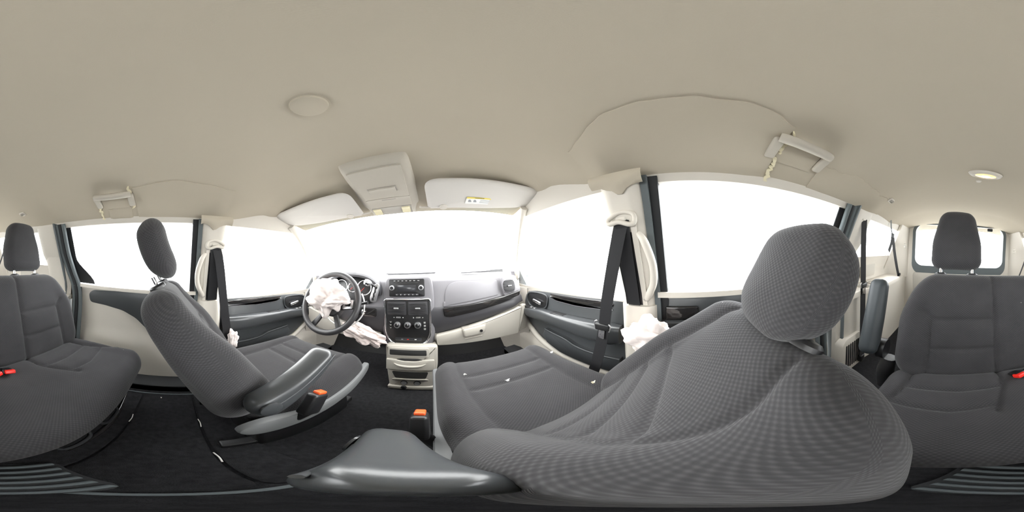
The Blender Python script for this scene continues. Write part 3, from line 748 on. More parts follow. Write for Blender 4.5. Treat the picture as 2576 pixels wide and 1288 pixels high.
# instrument cluster with hood
P = []
for k in range(31):
    t = math.pi * lerp(-0.06, 1.06, k / 30)
    P.append([(-0.37 + 0.20 * math.copysign(abs(math.cos(t)) ** 0.8, math.cos(t)), y, -0.20 + h * max(-0.2, math.sin(t)) ) for y, h in ((0.985, 0.105), (1.0, 0.118), (1.08, 0.118), (1.25, 0.10))])
shell('cluster_hood', P, 'dash_dark', dash, 0.014, lambda v: Vector((v.x + 0.37, 0, (v.z + 0.2) * 1.6 + 1e-4)).normalized())
cl = prism('instrument_cluster', rrect(0.38, 0.20, 0.08, 6, -0.37, -0.20), 0.02, (0, 1.09, 0), (1, 0, 0), (0, 0.25, 1), 'black_plastic', dash, 0.005)
for gx, gr in ((-0.280, 0.052), (-0.37, 0.035), (-0.465, 0.052)):
    o = Vector((gx, 1.03, -0.178)); ax = Vector((0, -1, 0.25)).normalized()
    gg = lathe('gauge', [(0.001, 0), (gr, 0), (gr, 0.004), (0.001, 0.004)], o, ax, 'gauge_face', cl, 32)
    tube('gauge_ring', [o + Vector((math.cos(a) * gr, 0, 0)) + Vector((0, 0.24, 0.97)) * math.sin(a) * gr + ax * 0.005 for a in [2 * math.pi * k / 28 for k in range(28)]], 0.005, 'chrome', cl, 8, True, 1)
    for k in range(11):
        a = math.radians(220 - 26 * k); d = Vector((math.cos(a), 0.24 * math.sin(a), 0.97 * math.sin(a)))
        tube('gauge_mark', [o + d * gr * 0.72 + ax * 0.005, o + d * gr * 0.88 + ax * 0.005], 0.0012, 'black_plastic', cl, 5, smoothn=1)
    d = Vector((-0.6, -0.12, -0.6)).normalized()
    tube('gauge_needle', [o + ax * 0.007, o + d * gr * 0.75 + ax * 0.007], 0.0014, 'red', cl, 5, smoothn=1)

# column shifter plate and lever
sp_ = prism('shifter_plate', fillet([(-0.212, -0.262), (-0.178, -0.262), (-0.150, -0.160), (-0.160, -0.140), (-0.188, -0.145), (-0.216, -0.235)], 0.014), 0.016, (0, 0.998, 0), (1, 0, 0), (0, 0.12, 1), 'silver', dash, 0.004)
zig = [(-0.200, -0.250), (-0.188, -0.250), (-0.188, -0.232), (-0.182, -0.225), (-0.182, -0.205), (-0.174, -0.198), (-0.174, -0.178), (-0.164, -0.172), (-0.164, -0.160), (-0.180, -0.160), (-0.186, -0.195), (-0.194, -0.205), (-0.194, -0.230), (-0.202, -0.238)]
prism('shifter_gate', zig, 0.018, (0, 0.998, 0), (1, 0, 0), (0, 0.12, 1), 'black_plastic', sp_, 0.001)
lv = tube('shift_lever', [(-0.172, 1.00, -0.175), (-0.185, 0.965, -0.155), (-0.200, 0.93, -0.132)], [0.008, 0.007, 0.009], 'black_plastic', dash, 10)
lathe('lever_knob', [(0.001, 0), (0.014, 0.002), (0.020, 0.014), (0.021, 0.030), (0.016, 0.044), (0.001, 0.05)], (-0.196, 0.935, -0.137), (-0.55, -0.6, 0.35), 'chrome', lv, 20)
# ignition / headlamp switch panel
ig = prism('switch_panel', rrect(0.155, 0.062, 0.012, 4, -0.262, -0.338), 0.014, (0, 0.988, 0), (1, 0, 0), (0, 0.0, 1), 'black_gloss', dash, 0.004)
lathe('ignition_knob', [(0.001, 0), (0.018, 0), (0.017, 0.012), (0.010, 0.016), (0.008, 0.028), (0.001, 0.03)], (-0.268, 0.976, -0.335), (0, -1, 0.1), 'chrome', ig, 20)
prism('hazard_panel', rrect(0.10, 0.05, 0.01, 4, -0.565, -0.325), 0.014, (0, 0.992, 0), (1, 0, 0), (0, 0.0, 1), 'black_plastic', dash, 0.004)
# defroster grille on the pad top
P = [[(x, y, -0.108) for x in fr(0.38, 0.60, 4)] for y in (1.14, 1.20)]
shell('defroster_grille', P, 'dash_dark', dash, 0.006, lambda v: Vector((0, 0, 1)))
P = [[(x, y, -0.108) for x in fr(-0.20, 0.20, 4)] for y in (1.30, 1.36)]
shell('defroster_grille', P, 'dash_dark', dash, 0.006, lambda v: Vector((0, 0, 1)))

# centre stack
stack = dash                      # the centre stack is part of the dashboard
SV = Vector((0, 0.10, 0.995)).normalized(); SO = Vector((SX, 0.968, -0.552)); SN = Vector((1, 0, 0)).cross(SV)
def sp(name, pts, d0, d1, m, parent=stack, bev=0.002):
    return prism(name, pts, d1 - d0, SO + SN * d0, (1, 0, 0), SV, m, parent, bev)
def spt(u, v, d): return SO + Vector((u, 0, 0)) + SV * v + SN * d
sp('stack_housing', fillet([(-0.15, -0.02), (0.15, -0.02), (0.168, 0.12), (0.166, 0.36), (0.155, 0.452), (-0.135, 0.452), (-0.152, 0.36), (-0.162, 0.12)], [0.05, 0.05, 0.03, 0.03, 0.03, 0.03, 0.03, 0.03]), -0.13, 0.0, 'dash_grey', stack, 0.02)
rad = sp('radio', rrect(0.222, 0.112, 0.008, 4, 0.0, 0.383), -0.004, 0.008, 'black_plastic')
sp('radio_display', rrect(0.118, 0.042, 0.003, 3, 0.0, 0.380), 0.006, 0.0095, 'display', rad, 0.001)
sp('disc_slot', rrect(0.15, 0.006, 0.002, 3, 0.0, 0.413), 0.006, 0.0095, 'grille_dark', rad, 0.001)
for u in (-0.090, 0.090):
    k = lathe('radio_knob', [(0.001, 0), (0.0165, 0), (0.016, 0.016), (0.013, 0.02), (0.001, 0.02)], spt(u, 0.383, 0.008), SN, 'silver', rad, 24)
    lathe('knob_cap', [(0.001, 0), (0.011, 0), (0.010, 0.002), (0.001, 0.002)], spt(u, 0.383, 0.0275), SN, 'black_plastic', rad, 20)
for k in range(7):
    sp('radio_button', rrect(0.016, 0.008, 0.002, 3, -0.075 + 0.025 * k, 0.427), 0.006, 0.0105, 'dash_dark', rad, 0.001)
    sp('button_mark', rrect(0.010, 0.0018, 0.0006, 2, -0.075 + 0.025 * k, 0.4275), 0.0103, 0.0108, 'white', rad, 0)
for k in range(6):
    sp('preset_button', rrect(0.020, 0.010, 0.002, 3, -0.062 + 0.025 * k, 0.340), 0.006, 0.0105, 'dash_dark', rad, 0.001)
    sp('button_mark', rrect(0.003, 0.004, 0.0006, 2, -0.062 + 0.025 * k, 0.340), 0.0103, 0.0108, 'white', rad, 0)
def text(name, body, size, o, U, V, m, parent, ext=0.0004):
    cu = bpy.data.curves.new(name, 'FONT'); cu.body = body; cu.size = size; cu.align_x = 'CENTER'; cu.align_y = 'CENTER'; cu.extrude = ext
    ob = bpy.data.objects.new(name, cu); COL.objects.link(ob)
    dg = bpy.context.evaluated_depsgraph_get(); me = bpy.data.meshes.new_from_object(ob.evaluated_get(dg)); bpy.data.objects.remove(ob)
    U = Vector(U).normalized(); V = Vector(V).normalized(); W = U.cross(V)
    vs = [Vector(o) + U * v.co.x + V * v.co.y + W * v.co.z for v in me.vertices]; fs = [tuple(p.vertices) for p in me.polygons]
    return mesh(name, vs, fs, m, parent, 30)
panel = sp('stack_panel', fillet([(-0.138, 0.302), (0.138, 0.302), (0.130, 0.07), (0.098, 0.008), (-0.098, 0.008), (-0.130, 0.07)], [0.012, 0.012, 0.03, 0.04, 0.04, 0.03]), -0.006, 0.004, 'black_plastic')
ring = [spt(p[0], p[1], 0.005) for p in fillet([(-0.143, 0.308), (0.143, 0.308), (0.135, 0.07), (0.100, 0.002), (-0.100, 0.002), (-0.135, 0.07)], [0.015, 0.015, 0.04, 0.045, 0.045, 0.04], 5)]
tube('chrome_bezel', ring, 0.0062, 'chrome', stack, 10, True, 1)
for cxv in (-0.066, 0.066):
    U = (1, 0, 0)
    v = sp('air_vent', rrect(0.118, 0.088, 0.008, 4, cxv, 0.250), 0.002, 0.010, 'dash_dark')
    sp('vent_throat', rrect(0.106, 0.078, 0.006, 4, cxv, 0.250), 0.008, 0.0105, 'grille_dark', v, 0.001)
    for k in range(8):
        rbox('slat', spt(cxv, 0.216 + 0.0097 * k, 0.012), (0.104, 0.010, 0.0036), 'dash_dark', v, 0.001)
    rbox('vent_tab', spt(cxv, 0.252, 0.019), (0.030, 0.010, 0.010), 'silver', v, 0.003)
for u, n in ((-0.055, 0), (0.065, 1)):
    sp('slider_button', rrect(0.030, 0.010, 0.003, 3, u, 0.190), 0.003, 0.009, 'silver')
    for du in (-0.028, 0.028):
        sp('button_mark', rrect(0.006, 0.006, 0.002, 3, u + du, 0.189), 0.003, 0.0046, 'white', stack, 0)
for u in (-0.062, 0.0, 0.062):
    k = lathe('climate_knob', [(0.001, 0), (0.021, 0), (0.020, 0.016), (0.017, 0.022), (0.001, 0.022)], spt(u, 0.140, 0.004), SN, 'silver', stack, 28)
    lathe('knob_cap', [(0.001, 0), (0.013, 0), (0.012, 0.003), (0.001, 0.003)], spt(u, 0.140, 0.0255), SN, 'black_plastic', k, 20)
    rbox('knob_pointer', spt(u + 0.004, 0.148, 0.030), (0.003, 0.003, 0.012), 'white', k, 0.0008)
for u, vs_ in ((-0.105, (0.158, 0.138, 0.118)), (0.103, (0.156, 0.134, 0.112))):
    for i, v in enumerate(vs_):
        b = sp('climate_button', rrect(0.018, 0.014, 0.003, 3, u, v), 0.003, 0.007, 'grille_dark')
        if u > 0:
            for q in range(3): sp('button_mark', rrect(0.011, 0.0016, 0.0006, 2, u, v - 0.004 + 0.004 * q), 0.0068, 0.0073, 'white', b, 0)
        else:
            sp('button_mark', [(u - 0.006, v + 0.004), (u + 0.002, v - 0.005), (u + 0.007, v + 0.004), (u + 0.002, v - 0.001)], 0.0068, 0.0073, 'white', b, 0)
strip = sp('switch_strip', rrect(0.165, 0.022, 0.009, 5, 0.0, 0.038), 0.003, 0.007, 'display')
for u, mm in ((-0.035, 'label_print'), (0.0, 'red'), (0.045, 'white')):
    sp('switch_mark', rrect(0.012, 0.005, 0.001, 2, u, 0.038), 0.0068, 0.0074, mm, strip, 0)

# lower console
con = thing('lower_console', (SX + 0.01, 0.95, FL), 'beige lower console with drawer and two power sockets under the centre stack', 'console')
KV = Vector((0, 0.13, 1)).normalized(); KO = Vector((SX + 0.008, 0.865, FL + 0.002)); KN = Vector((1, 0, 0)).cross(KV)
def kp(name, pts, d0, d1, m, parent=con, bev=0.003): return prism(name, pts, d1 - d0, KO + KN * d0, (1, 0, 0), KV, m, parent, bev)
def kpt(u, v, d): return KO + Vector((u, 0, 0)) + KV * v + KN * d
kp('console_body', fillet([(-0.112, 0.0), (0.122, 0.0), (0.158, 0.20), (0.165, 0.345), (-0.135, 0.345), (-0.130, 0.20)], 0.02), -0.30, 0.0, 'beige_low_shaded', con, 0.02)
kp('base_flange', fillet([(-0.116, 0.0), (0.126, 0.0), (0.130, 0.028), (-0.116, 0.028)], 0.008), -0.02, 0.014, 'beige_low_shaded', con, 0.005)
s1 = kp('slot_frame', rrect(0.232, 0.070, 0.010, 4, 0.0, 0.298), -0.004, 0.005, 'beige_low_shaded')
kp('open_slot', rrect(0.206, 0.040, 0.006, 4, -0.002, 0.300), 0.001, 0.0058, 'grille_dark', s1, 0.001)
dr = kp('drawer', fillet([(-0.124, 0.168), (0.140, 0.168), (0.142, 0.250), (0.085, 0.250), (0.045, 0.238), (-0.03, 0.238), (-0.075, 0.250), (-0.124, 0.250)], [0.006, 0.006, 0.006, 0.02, 0.03, 0.03, 0.02, 0.006]), -0.004, 0.014, 'beige_low_shaded', con, 0.005)
tube('drawer_lip', [kpt(u, v, 0.016) for u, v in ((-0.08, 0.222), (-0.05, 0.206), (0.008, 0.199), (0.065, 0.206), (0.095, 0.222))], [0.003, 0.008, 0.010, 0.008, 0.003], 'beige_low_shaded', dr, 10)
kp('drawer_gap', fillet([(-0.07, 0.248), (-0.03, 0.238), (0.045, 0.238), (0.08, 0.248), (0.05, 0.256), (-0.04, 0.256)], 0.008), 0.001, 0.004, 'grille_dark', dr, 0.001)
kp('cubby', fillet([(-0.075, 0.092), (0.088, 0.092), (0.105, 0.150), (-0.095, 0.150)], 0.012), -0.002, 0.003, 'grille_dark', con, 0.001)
kp('cubby_floor', fillet([(-0.095, 0.083), (0.105, 0.083), (0.088, 0.094), (-0.075, 0.094)], 0.004), -0.002, 0.010, 'beige_low_shaded', con, 0.004)
for u in (-0.028, 0.042):
    q = lathe('power_socket', [(0.001, 0.001), (0.012, 0.001), (0.013, 0.006), (0.018, 0.006), (0.019, 0.0), (0.001, -0.002)], kpt(u, 0.056, 0.002), KN, 'black_plastic', con, 24)
    lathe('socket_ring', [(0.0125, 0.0), (0.0155, 0.0), (0.0155, 0.002), (0.0125, 0.002)], kpt(u, 0.056, 0.0075), KN, 'silver', q, 24)
cp = lathe('socket_cap', [(0.001, 0), (0.016, 0), (0.016, 0.006), (0.012, 0.010), (0.001, 0.010)], kpt(-0.028, 0.022, 0.014), KN, 'black_plastic', con, 24)

# pedals
ped = thing('pedal', (-0.33, 1.22, FL), 'black brake pedal in the dark driver foot well', 'pedal')
rbox('pedal_pad', (-0.33, 1.20, -0.70), (0.10, 0.02, 0.06), 'rubber', ped, 0.008, Matrix.Rotation(math.radians(-25), 3, 'X'))
tube('pedal_arm', [(-0.33, 1.21, -0.69), (-0.33, 1.30, -0.55), (-0.33, 1.36, -0.40)], 0.010, 'black_plastic', ped, 8)
P = [[(x, y, z) for x in fr(-0.62, -0.16, 4)] for (y, z) in ((0.80, FL + 0.006), (1.10, FL + 0.006), (1.25, FL + 0.10))]

# ------------------------------------------------------------------ steering wheel
WC = Vector((-0.372, 0.745, -0.226)); WA = math.radians(27)
WN = Vector((0, -math.cos(WA), math.sin(WA))); WU = Vector((1, 0, 0)); WV = WN.cross(WU); WV = Vector((0, math.sin(WA), math.cos(WA)))
wheel = thing('steering_wheel', WC - WN * 0.1, 'black steering wheel with a burst airbag hanging from its hub', 'steering wheel')
def wp(u, v, d): return WC + WU * u + WV * v + WN * d
tube('rim', [wp(0.178 * math.cos(a), 0.178 * math.sin(a), 0) for a in [2 * math.pi * k / 64 for k in range(64)]], 0.0165, 'leather', wheel, 16, True, 1)
hub = prism('hub', fillet([(-0.085, 0.045), (0.085, 0.045), (0.075, -0.03), (0.045, -0.075), (-0.045, -0.075), (-0.075, -0.03)], 0.03), 0.05, wp(0, 0, -0.06), WU, WV, 'leather', wheel, 0.012)
for sg in (-1, 1):
    spk = prism('spoke', fillet([(sg * 0.06, 0.030), (sg * 0.175, 0.035), (sg * 0.175, -0.012), (sg * 0.06, -0.035)], 0.008), 0.018, wp(0, 0, -0.03), WU, WV, 'leather', wheel, 0.006)
    prism('spoke_switches', fillet([(sg * 0.085, 0.026), (sg * 0.145, 0.030), (sg * 0.145, -0.018), (sg * 0.085, -0.028)], 0.010), 0.004, wp(0, 0, -0.012), WU, WV, 'silver', spk, 0.002)
    prism('button_pad', rrect(0.030, 0.022, 0.005, 3, sg * 0.115, 0.002), 0.004, wp(0, 0, -0.008), WU, WV, 'black_plastic', spk, 0.002)
    prism('lower_spoke', fillet([(sg * 0.025, -0.06), (sg * 0.055, -0.06), (sg * 0.105, -0.145), (sg * 0.075, -0.16)], 0.008), 0.014, wp(0, 0, -0.035), WU, WV, 'leather', wheel, 0.005)
col = tube('steering_column', [wp(0, 0, -0.06), wp(0, -0.01, -0.15), wp(0, -0.012, -0.27)], [0.05, 0.06, 0.065], 'dash_dark', wheel, 20)
for sg in (-1, 1):
    tube('column_stalk', [wp(sg * 0.05, 0.02, -0.11), wp(sg * 0.14, 0.03, -0.10), wp(sg * 0.19, 0.04, -0.09)], [0.007, 0.008, 0.010], 'black_plastic', wheel, 10)

# burst driver airbag on the hub
def bagshape(p, d):
    q = Vector(p)
    if d.z < 0: q.z *= 0.9 + 0.3 * noise.noise(Vector((d.x * 4.0, 1.7, 0)))
    q.z -= 0.045 * math.exp(-((d.x + 0.15) / 0.22) ** 2) * max(0, -d.z)
    q.z -= 0.03 * math.exp(-((d.x + 0.62) / 0.18) ** 2) * max(0, -d.z)
    return q
ab = crumple('deflated_airbag', wp(0.012, 0.028, 0.045), (0.118, 0.066, 0.082), 'airbag', wheel, 3, 0.40, 2.4, 96, 60, bagshape)
ab['label'] = 'crumpled pale airbag burst out over the hub'
# exposed white trim wire
tw = tube('trim_wire', [(-0.505, 0.86, -0.318), (-0.470, 0.86, -0.376), (-0.41, 0.86, -0.409), (-0.338, 0.86, -0.415), (-0.27, 0.86, -0.376), (-0.224, 0.86, -0.317), (-0.21, 0.86, -0.26), (-0.221, 0.88, -0.224), (-0.25, 0.92, -0.20)], 0.004, 'white', None, 8)
tag(tw, 'thin white wire looping out behind the steering wheel', 'wire')
def kneeshape(p, d):
    q = Vector(p); q.z -= 0.28 * q.x; q.z += 0.012 * math.sin(q.x * 60 + d.y * 3) * (0.3 + max(0, -d.z)) * 0.5
    return q
kb = crumple('knee_airbag', (-0.250, 0.915, -0.478), (0.128, 0.050, 0.060), 'knee_bag', None, 8, 0.42, 2.6, 96, 60, kneeshape)
tag(kb, 'wrinkled pinkish knee airbag hanging below the steering column', 'airbag')

# ------------------------------------------------------------------ front seats
def seat_posts(parent, c, up, xs, h, r=0.006):
    for x in xs:
        a = Vector(c) + Vector((x, 0, 0))
        tube('headrest_post', [a - up * 0.05, a + up * h], r, 'chrome', parent, 10, smoothn=1)

def front_seat(xc, recline, dz, inner, label, arm, gap, hf):
    """inner = sign of the side facing the aisle (+1 right, -1 left)"""
    root = thing('front_seat', (xc, 0.45, FL), label, 'car seat', 'front bucket seats')
    # cushion
    y0 = 0.17; L = 0.56; zt = -0.50 + dz
    M = frame((xc, y0, zt - 0.075), (1, 0, 0), (0, 1, 0.03))
    grooves = []
    for sg in (-1, 1):
        grooves.append([(sg * 0.135, 0.05), (sg * 0.148, 0.20), (sg * 0.158, 0.34), (sg * 0.165, 0.47), (sg * 0.165, 0.53)])
    for vv in (0.30, 0.385):
        grooves.append([(-0.155, vv), (-0.05, vv + 0.006), (0.05, vv + 0.006), (0.155, vv)])
    cu = pad('seat_cushion', M, L, lambda v: 0.235 + 0.018 * smooth(v / 0.25), lambda v: 0.15, 'seat_cloth', root,
        bolster=lambda u, t: 0.022 * smooth((abs(u) - 0.5) / 0.3) * (1 - 0.4 * t) , grooves=grooves, bend=lambda t, u: -0.045 * max(0, t - 0.78) ** 2 * 20 * 0.9, rc=0.07, re=0.06, crown=0.004)
    # backrest
    pv = Vector((xc, 0.192, -0.558 + dz)); up = Vector((0, -math.sin(recline), math.cos(recline))); fw = Vector((0, math.cos(recline), math.sin(recline)))
    LB = 0.54
    # frame with w = forward:  u x v = w  ->  u = -x
    M = frame(pv, (-1, 0, 0), up)
    gb = []
    for sg in (-1, 1): gb.append([(sg * 0.120, 0.04), (sg * 0.135, 0.18), (sg * 0.150, 0.32), (sg * 0.135, 0.42), (sg * 0.105, 0.52)])
    for vv in (0.16, 0.245, 0.33): gb.append([(-0.14, vv), (-0.05, vv - 0.006), (0.05, vv - 0.006), (0.14, vv)])
    pad('seat_backrest', M, LB, lambda v: 0.245 - 0.018 * smooth((v - 0.30) / 0.22) , lambda v: lerp(0.165, 0.105, smooth(v / LB)), 'seat_cloth', root,
        bolster=lambda u, t: 0.035 * smooth((abs(u) - 0.45) / 0.35) * (1 - 0.75 * smooth((t - 0.5) / 0.4)), grooves=gb, rc=0.11, re=0.055,
        bend=lambda t, u: 0.02 * math.sin(math.pi * t) - 0.0)
    # headrest on two posts
    hc = pv + up * (LB - 0.012)
    hr = pad('headrest', frame(hc + up * gap + fw * hf, (-1, 0, 0), (up * 1.0 + fw * 0.12).normalized()), 0.212, lambda v: 0.088 + 0.036 * math.sin(math.pi * min(1, v / 0.12) * 0.5) - 0.018 * smooth((v - 0.13) / 0.08), lambda v: 0.095 - 0.02 * smooth(1 - v / 0.08), 'seat_cloth', root,
        bolster=lambda u, t: -0.012 * abs(u) ** 2, rc=0.06, re=0.05, nu=90, nv=60, bend=lambda t, u: -0.012 * math.sin(math.pi * t))
    seat_posts(hr, hc + fw * 0.012, up, (-0.072, 0.072), gap + 0.03)
    for x in (-0.072, 0.072):
        lathe('post_guide', [(0.001, 0.012), (0.010, 0.013), (0.022, 0.010), (0.026, 0.004), (0.026, -0.004), (0.001, -0.006)], hc + Vector((x, 0, 0)) + fw * 0.012 + up * 0.012, up, 'black_plastic', hr, 24, sx=1.5, ref=(1, 0, 0))
    # plinth, side shields, rails
    rbox('seat_base', (xc, 0.42, (zt - 0.15 + FL) / 2 - 0.005), (0.40, 0.42, abs(zt - 0.13 - FL) - 0.01), 'black_plastic', root, 0.02)
    xs = xc + inner * 0.238
    ol = catmull([(0.14, -0.565, 0), (0.19, -0.545, 0), (0.27, -0.556, 0), (0.42, -0.582, 0), (0.60, -0.586, 0), (0.71, -0.565, 0), (0.735, -0.578, 0), (0.70, -0.618, 0), (0.55, -0.645, 0), (0.30, -0.640, 0), (0.18, -0.63, 0), (0.135, -0.60, 0)], 4, True)
    pts = [(p.x, p.y + dz) for p in ol]
    Ux = (0, 1, 0) if inner > 0 else (0, -1, 0)
    prism('side_shield', pts if inner > 0 else [(-p[0], p[1]) for p in pts], 0.026, (xs, 0, 0), Ux, (0, 0, 1), 'shield_grey', root, 0.012)
    xo = xc - inner * 0.238
    prism('outer_shield', [(-p[0], p[1]) for p in pts] if inner > 0 else pts, 0.020, (xo, 0, 0), (0, -1, 0) if inner > 0 else (0, 1, 0), (0, 0, 1), 'shield_grey', root, 0.012)
    for x in (-0.17, 0.17):
        rbox('seat_rail', (xc + x, 0.40, FL + 0.02), (0.04, 0.56, 0.035), 'black_plastic', root, 0.006)
    # belt buckle on the aisle side
    bx_ = xc + inner * 0.285
    bk = rbox('belt_buckle', (bx_, 0.315, -0.50 + dz), (0.036, 0.060, 0.095), 'black_plastic', root, 0.009, Matrix.Rotation(math.radians(-30), 3, 'X'))
    rbox('release_button', (bx_, 0.345, -0.458 + dz), (0.024, 0.036, 0.012), 'orange_red', bk, 0.004, Matrix.Rotation(math.radians(-30), 3, 'X'))
    tube('buckle_stalk', [(bx_, 0.305, -0.54 + dz), (bx_ - inner * 0.015, 0.295, -0.57 + dz), (bx_ - inner * 0.03, 0.285, -0.60 + dz)], 0.010, 'black_plastic', bk, 8, flat=1.6)
    # aisle armrest
    xa = xc + inner * 0.285
    A0, A1 = arm
    A0 = Vector(A0) ; A1 = Vector(A1); A0.x += xa; A1.x += xa
    d = (A1 - A0).normalized(); nrm = Vector((0, -d.z, d.y)).normalized();  ln = (A1 - A0).length
    V = []; rows = 26; sg = 28
    for k in range(rows):
        t = k / (rows - 1); tt = 0.5 - 0.5 * math.cos(math.pi * t); pos = -0.035 + (ln + 0.035) * tt
        e0 = min(1, (tt * (ln + 0.035)) / 0.045); e1 = min(1, ((1 - tt) * (ln + 0.035)) / 0.04)
        rr = math.sqrt(max(0.0001, 1 - (1 - e0) ** 2)) * math.sqrt(max(0.0001, 1 - (1 - e1) ** 2)) + 0.01
        hh = lerp(0.044, 0.023, smooth(tt)) * rr; ww = lerp(0.036, 0.037, tt) * min(1, rr + 0.03); cz = lerp(-0.012, 0.010, smooth(tt))
        for q in range(sg):
            a = 2 * math.pi * q / sg; cx_ = math.copysign(abs(math.cos(a)) ** 0.62, math.cos(a)); sz = math.copysign(abs(math.sin(a)) ** 0.62, math.sin(a))
            V.append(A0 + d * pos + Vector((cx_ * ww, 0, 0)) + nrm * (sz * hh + cz))
    am = mesh('armrest', V, grid_faces(rows, sg, False, True) + [tuple(range(sg)), tuple(range(len(V) - sg, len(V)))], 'vinyl', root, 60)
    tube('armrest_piping', [A0 + d * (ln * t) + Vector((inner * 0.034, 0, 0)) + nrm * (0.010 * t) for t in (0.08, 0.3, 0.6, 0.85, 0.96)], 0.0035, 'vinyl', am, 8)
    lathe('pivot_cap', [(0.001, 0), (0.024, 0), (0.024, 0.004), (0.019, 0.006), (0.001, 0.006)], A0 + d * 0.005 + Vector((inner * 0.034, 0, 0)), (inner, 0, 0), 'vinyl', am, 28)
    return root

front_seat(-0.402, math.radians(28.5), 0.0, 1, 'charcoal cloth driver seat with armrest folded down beside the steering wheel', ((0, 0.165, -0.385), (0, 0.385, -0.290)), 0.018, 0.060)
front_seat(0.418, math.radians(39), -0.012, -1, 'charcoal cloth passenger seat tipped back with armrest raised', ((-0.028, 0.185, -0.430), (0.030, 0.045, -0.235)), -0.006, 0.036)

# ------------------------------------------------------------------ rear bench
BX = -0.135; BH = 0.475
bench = thing('rear_bench', (BX, -0.4, FL), 'charcoal cloth rear bench with two headrests and a raised side armrest', 'bench seat')
gr = []
for sg in (-1, 1):
    gr.append([(sg * 0.118, 0.02), (sg * 0.135, 0.15), (sg * 0.165, 0.22), (sg * 0.21, 0.30), (sg * 0.22, 0.42)] if False else [(sg * 0.112, 0.02), (sg * 0.125, 0.12), (sg * 0.165, 0.20), (sg * 0.185, 0.245)])
    gr.append([(sg * 0.395, 0.02), (sg * 0.400, 0.13), (sg * 0.415, 0.20), (sg * 0.440, 0.26)])
    gr.append([(sg * 0.130, 0.125), (sg * 0.25, 0.135), (sg * 0.400, 0.125)])
    gr.append([(sg * 0.175, 0.215), (sg * 0.28, 0.232), (sg * 0.42, 0.212)])
M = frame((BX, -0.555, -0.548), (1, 0, 0), (0, 1, 0.02))
pad('bench_cushion', M, 0.415, BH, 0.135, 'seat_cloth', bench, grooves=gr, bolster=lambda u, t: 0.012 * smooth((abs(u) - 0.80) / 0.15) - 0.006 * (1 - min(1, abs(u) / 0.22)), bend=lambda t, u: 0.008 * math.sin(math.pi * t), rc=0.07, re=0.055, nu=260, nv=90, gd=0.009)
rb = math.radians(17); up = Vector((0, -math.sin(rb), math.cos(rb))); fw = Vector((0, math.cos(rb), math.sin(rb)))
gb = []
for sg in (-1, 1):
    gb.append([(sg * 0.118, 0.0), (sg * 0.118, 0.15), (sg * 0.115, 0.30), (sg * 0.115, 0.44)])
    gb.append([(sg * 0.355, 0.03), (sg * 0.350, 0.12), (sg * 0.345, 0.27), (sg * 0.375, 0.30)])
    gb.append([(sg * 0.118, 0.15), (sg * 0.23, 0.148), (sg * 0.350, 0.15)])
    gb.append([(sg * 0.116, 0.268), (sg * 0.23, 0.270), (sg * 0.345, 0.268)])
M = frame(Vector((BX, -0.565, -0.53)), (-1, 0, 0), up)
pad('bench_backrest', M, 0.455, lambda v: BH - 0.05 * smooth((v - 0.24) / 0.2), 0.125, 'seat_cloth', bench, grooves=gb, bolster=lambda u, t: 0.018 * smooth((abs(u) - 0.74) / 0.2) * (1 - smooth((t - 0.6) / 0.35)), bend=lambda t, u: 0.010 * math.sin(math.pi * t), rc=0.10, re=0.05, nu=260, nv=90)
for hx in (0.122, -0.352):
    hc = Vector((hx, -0.565, -0.53)) + up * 0.45
    hr = pad('headrest', frame(hc + up * 0.028, (-1, 0, 0), up), 0.27, lambda v: 0.112 - 0.028 * smooth((v - 0.10) / 0.16) , lambda v: 0.085, 'seat_cloth', bench, rc=0.045, re=0.04, nu=90, nv=60, bend=lambda t, u: -0.01 * u * u + 0.02 * t * t)
    seat_posts(hr, hc, up, (-0.068, 0.068), 0.05, 0.0065)
    for x in (-0.068, 0.068): lathe('post_guide', [(0.001, 0.008), (0.012, 0.008), (0.018, 0.003), (0.018, -0.004), (0.001, -0.004)], hc + Vector((x, 0, 0)) + up * 0.004, up, 'black_plastic', hr, 20, sx=1.5, ref=(1, 0, 0))
# raised armrest at the bench's right end
M = frame(Vector((0.432, -0.525, -0.43)), (-1, 0, 0), (up + Vector((0, -0.02, 0))).normalized())
pad('armrest', M, 0.325, lambda v: 0.036 + 0.004 * math.sin(v * 8), lambda v: 0.085 - 0.02 * v / 0.3, 'vinyl_dull', bench, rc=0.03, re=0.04, nu=60, nv=40)
lathe('armrest_hub', [(0.001, 0), (0.045, 0), (0.045, 0.03), (0.001, 0.03)], (0.375, -0.575, -0.42), (1, 0, 0), 'black_plastic', bench)
tube('recliner_cover', [(0.36, -0.57, -0.46), (0.37, -0.56, -0.53), (0.365, -0.55, -0.62)], [0.03, 0.035, 0.03], 'black_plastic', bench, 14)
# frame and front bar
rbox('bench_base', (BX, -0.39, -0.66), (0.84, 0.30, 0.10), 'black_plastic', bench, 0.02)
for x in (-0.50, 0.22):
    for y in (-0.30, -0.50):
        tube('bench_leg', [(x, y, -0.66), (x, y - 0.01, -0.78), (x, y - 0.02, FL + 0.012)], 0.018, 'black_plastic', bench, 10)
tube('front_bar', [(x, -0.172 - 0.02 * smooth((abs(x - BX) - 0.3) / 0.15), -0.622) for x in fr(BX - 0.44, BX + 0.44, 12)], 0.006, 'silver', bench, 8, smoothn=2)
for hx in (-0.26, -0.10):
    tube('pull_loop', [(hx - 0.055, -0.18, -0.63), (hx - 0.04, -0.155, -0.655), (hx + 0.04, -0.155, -0.655), (hx + 0.055, -0.18, -0.63)], 0.006, 'rubber', bench, 8)
tube('latch_lever', [(-0.42, -0.165, -0.65), (-0.25, -0.150, -0.665), (-0.06, -0.150, -0.665)], [0.004, 0.011, 0.004], 'black_gloss', bench, 10)
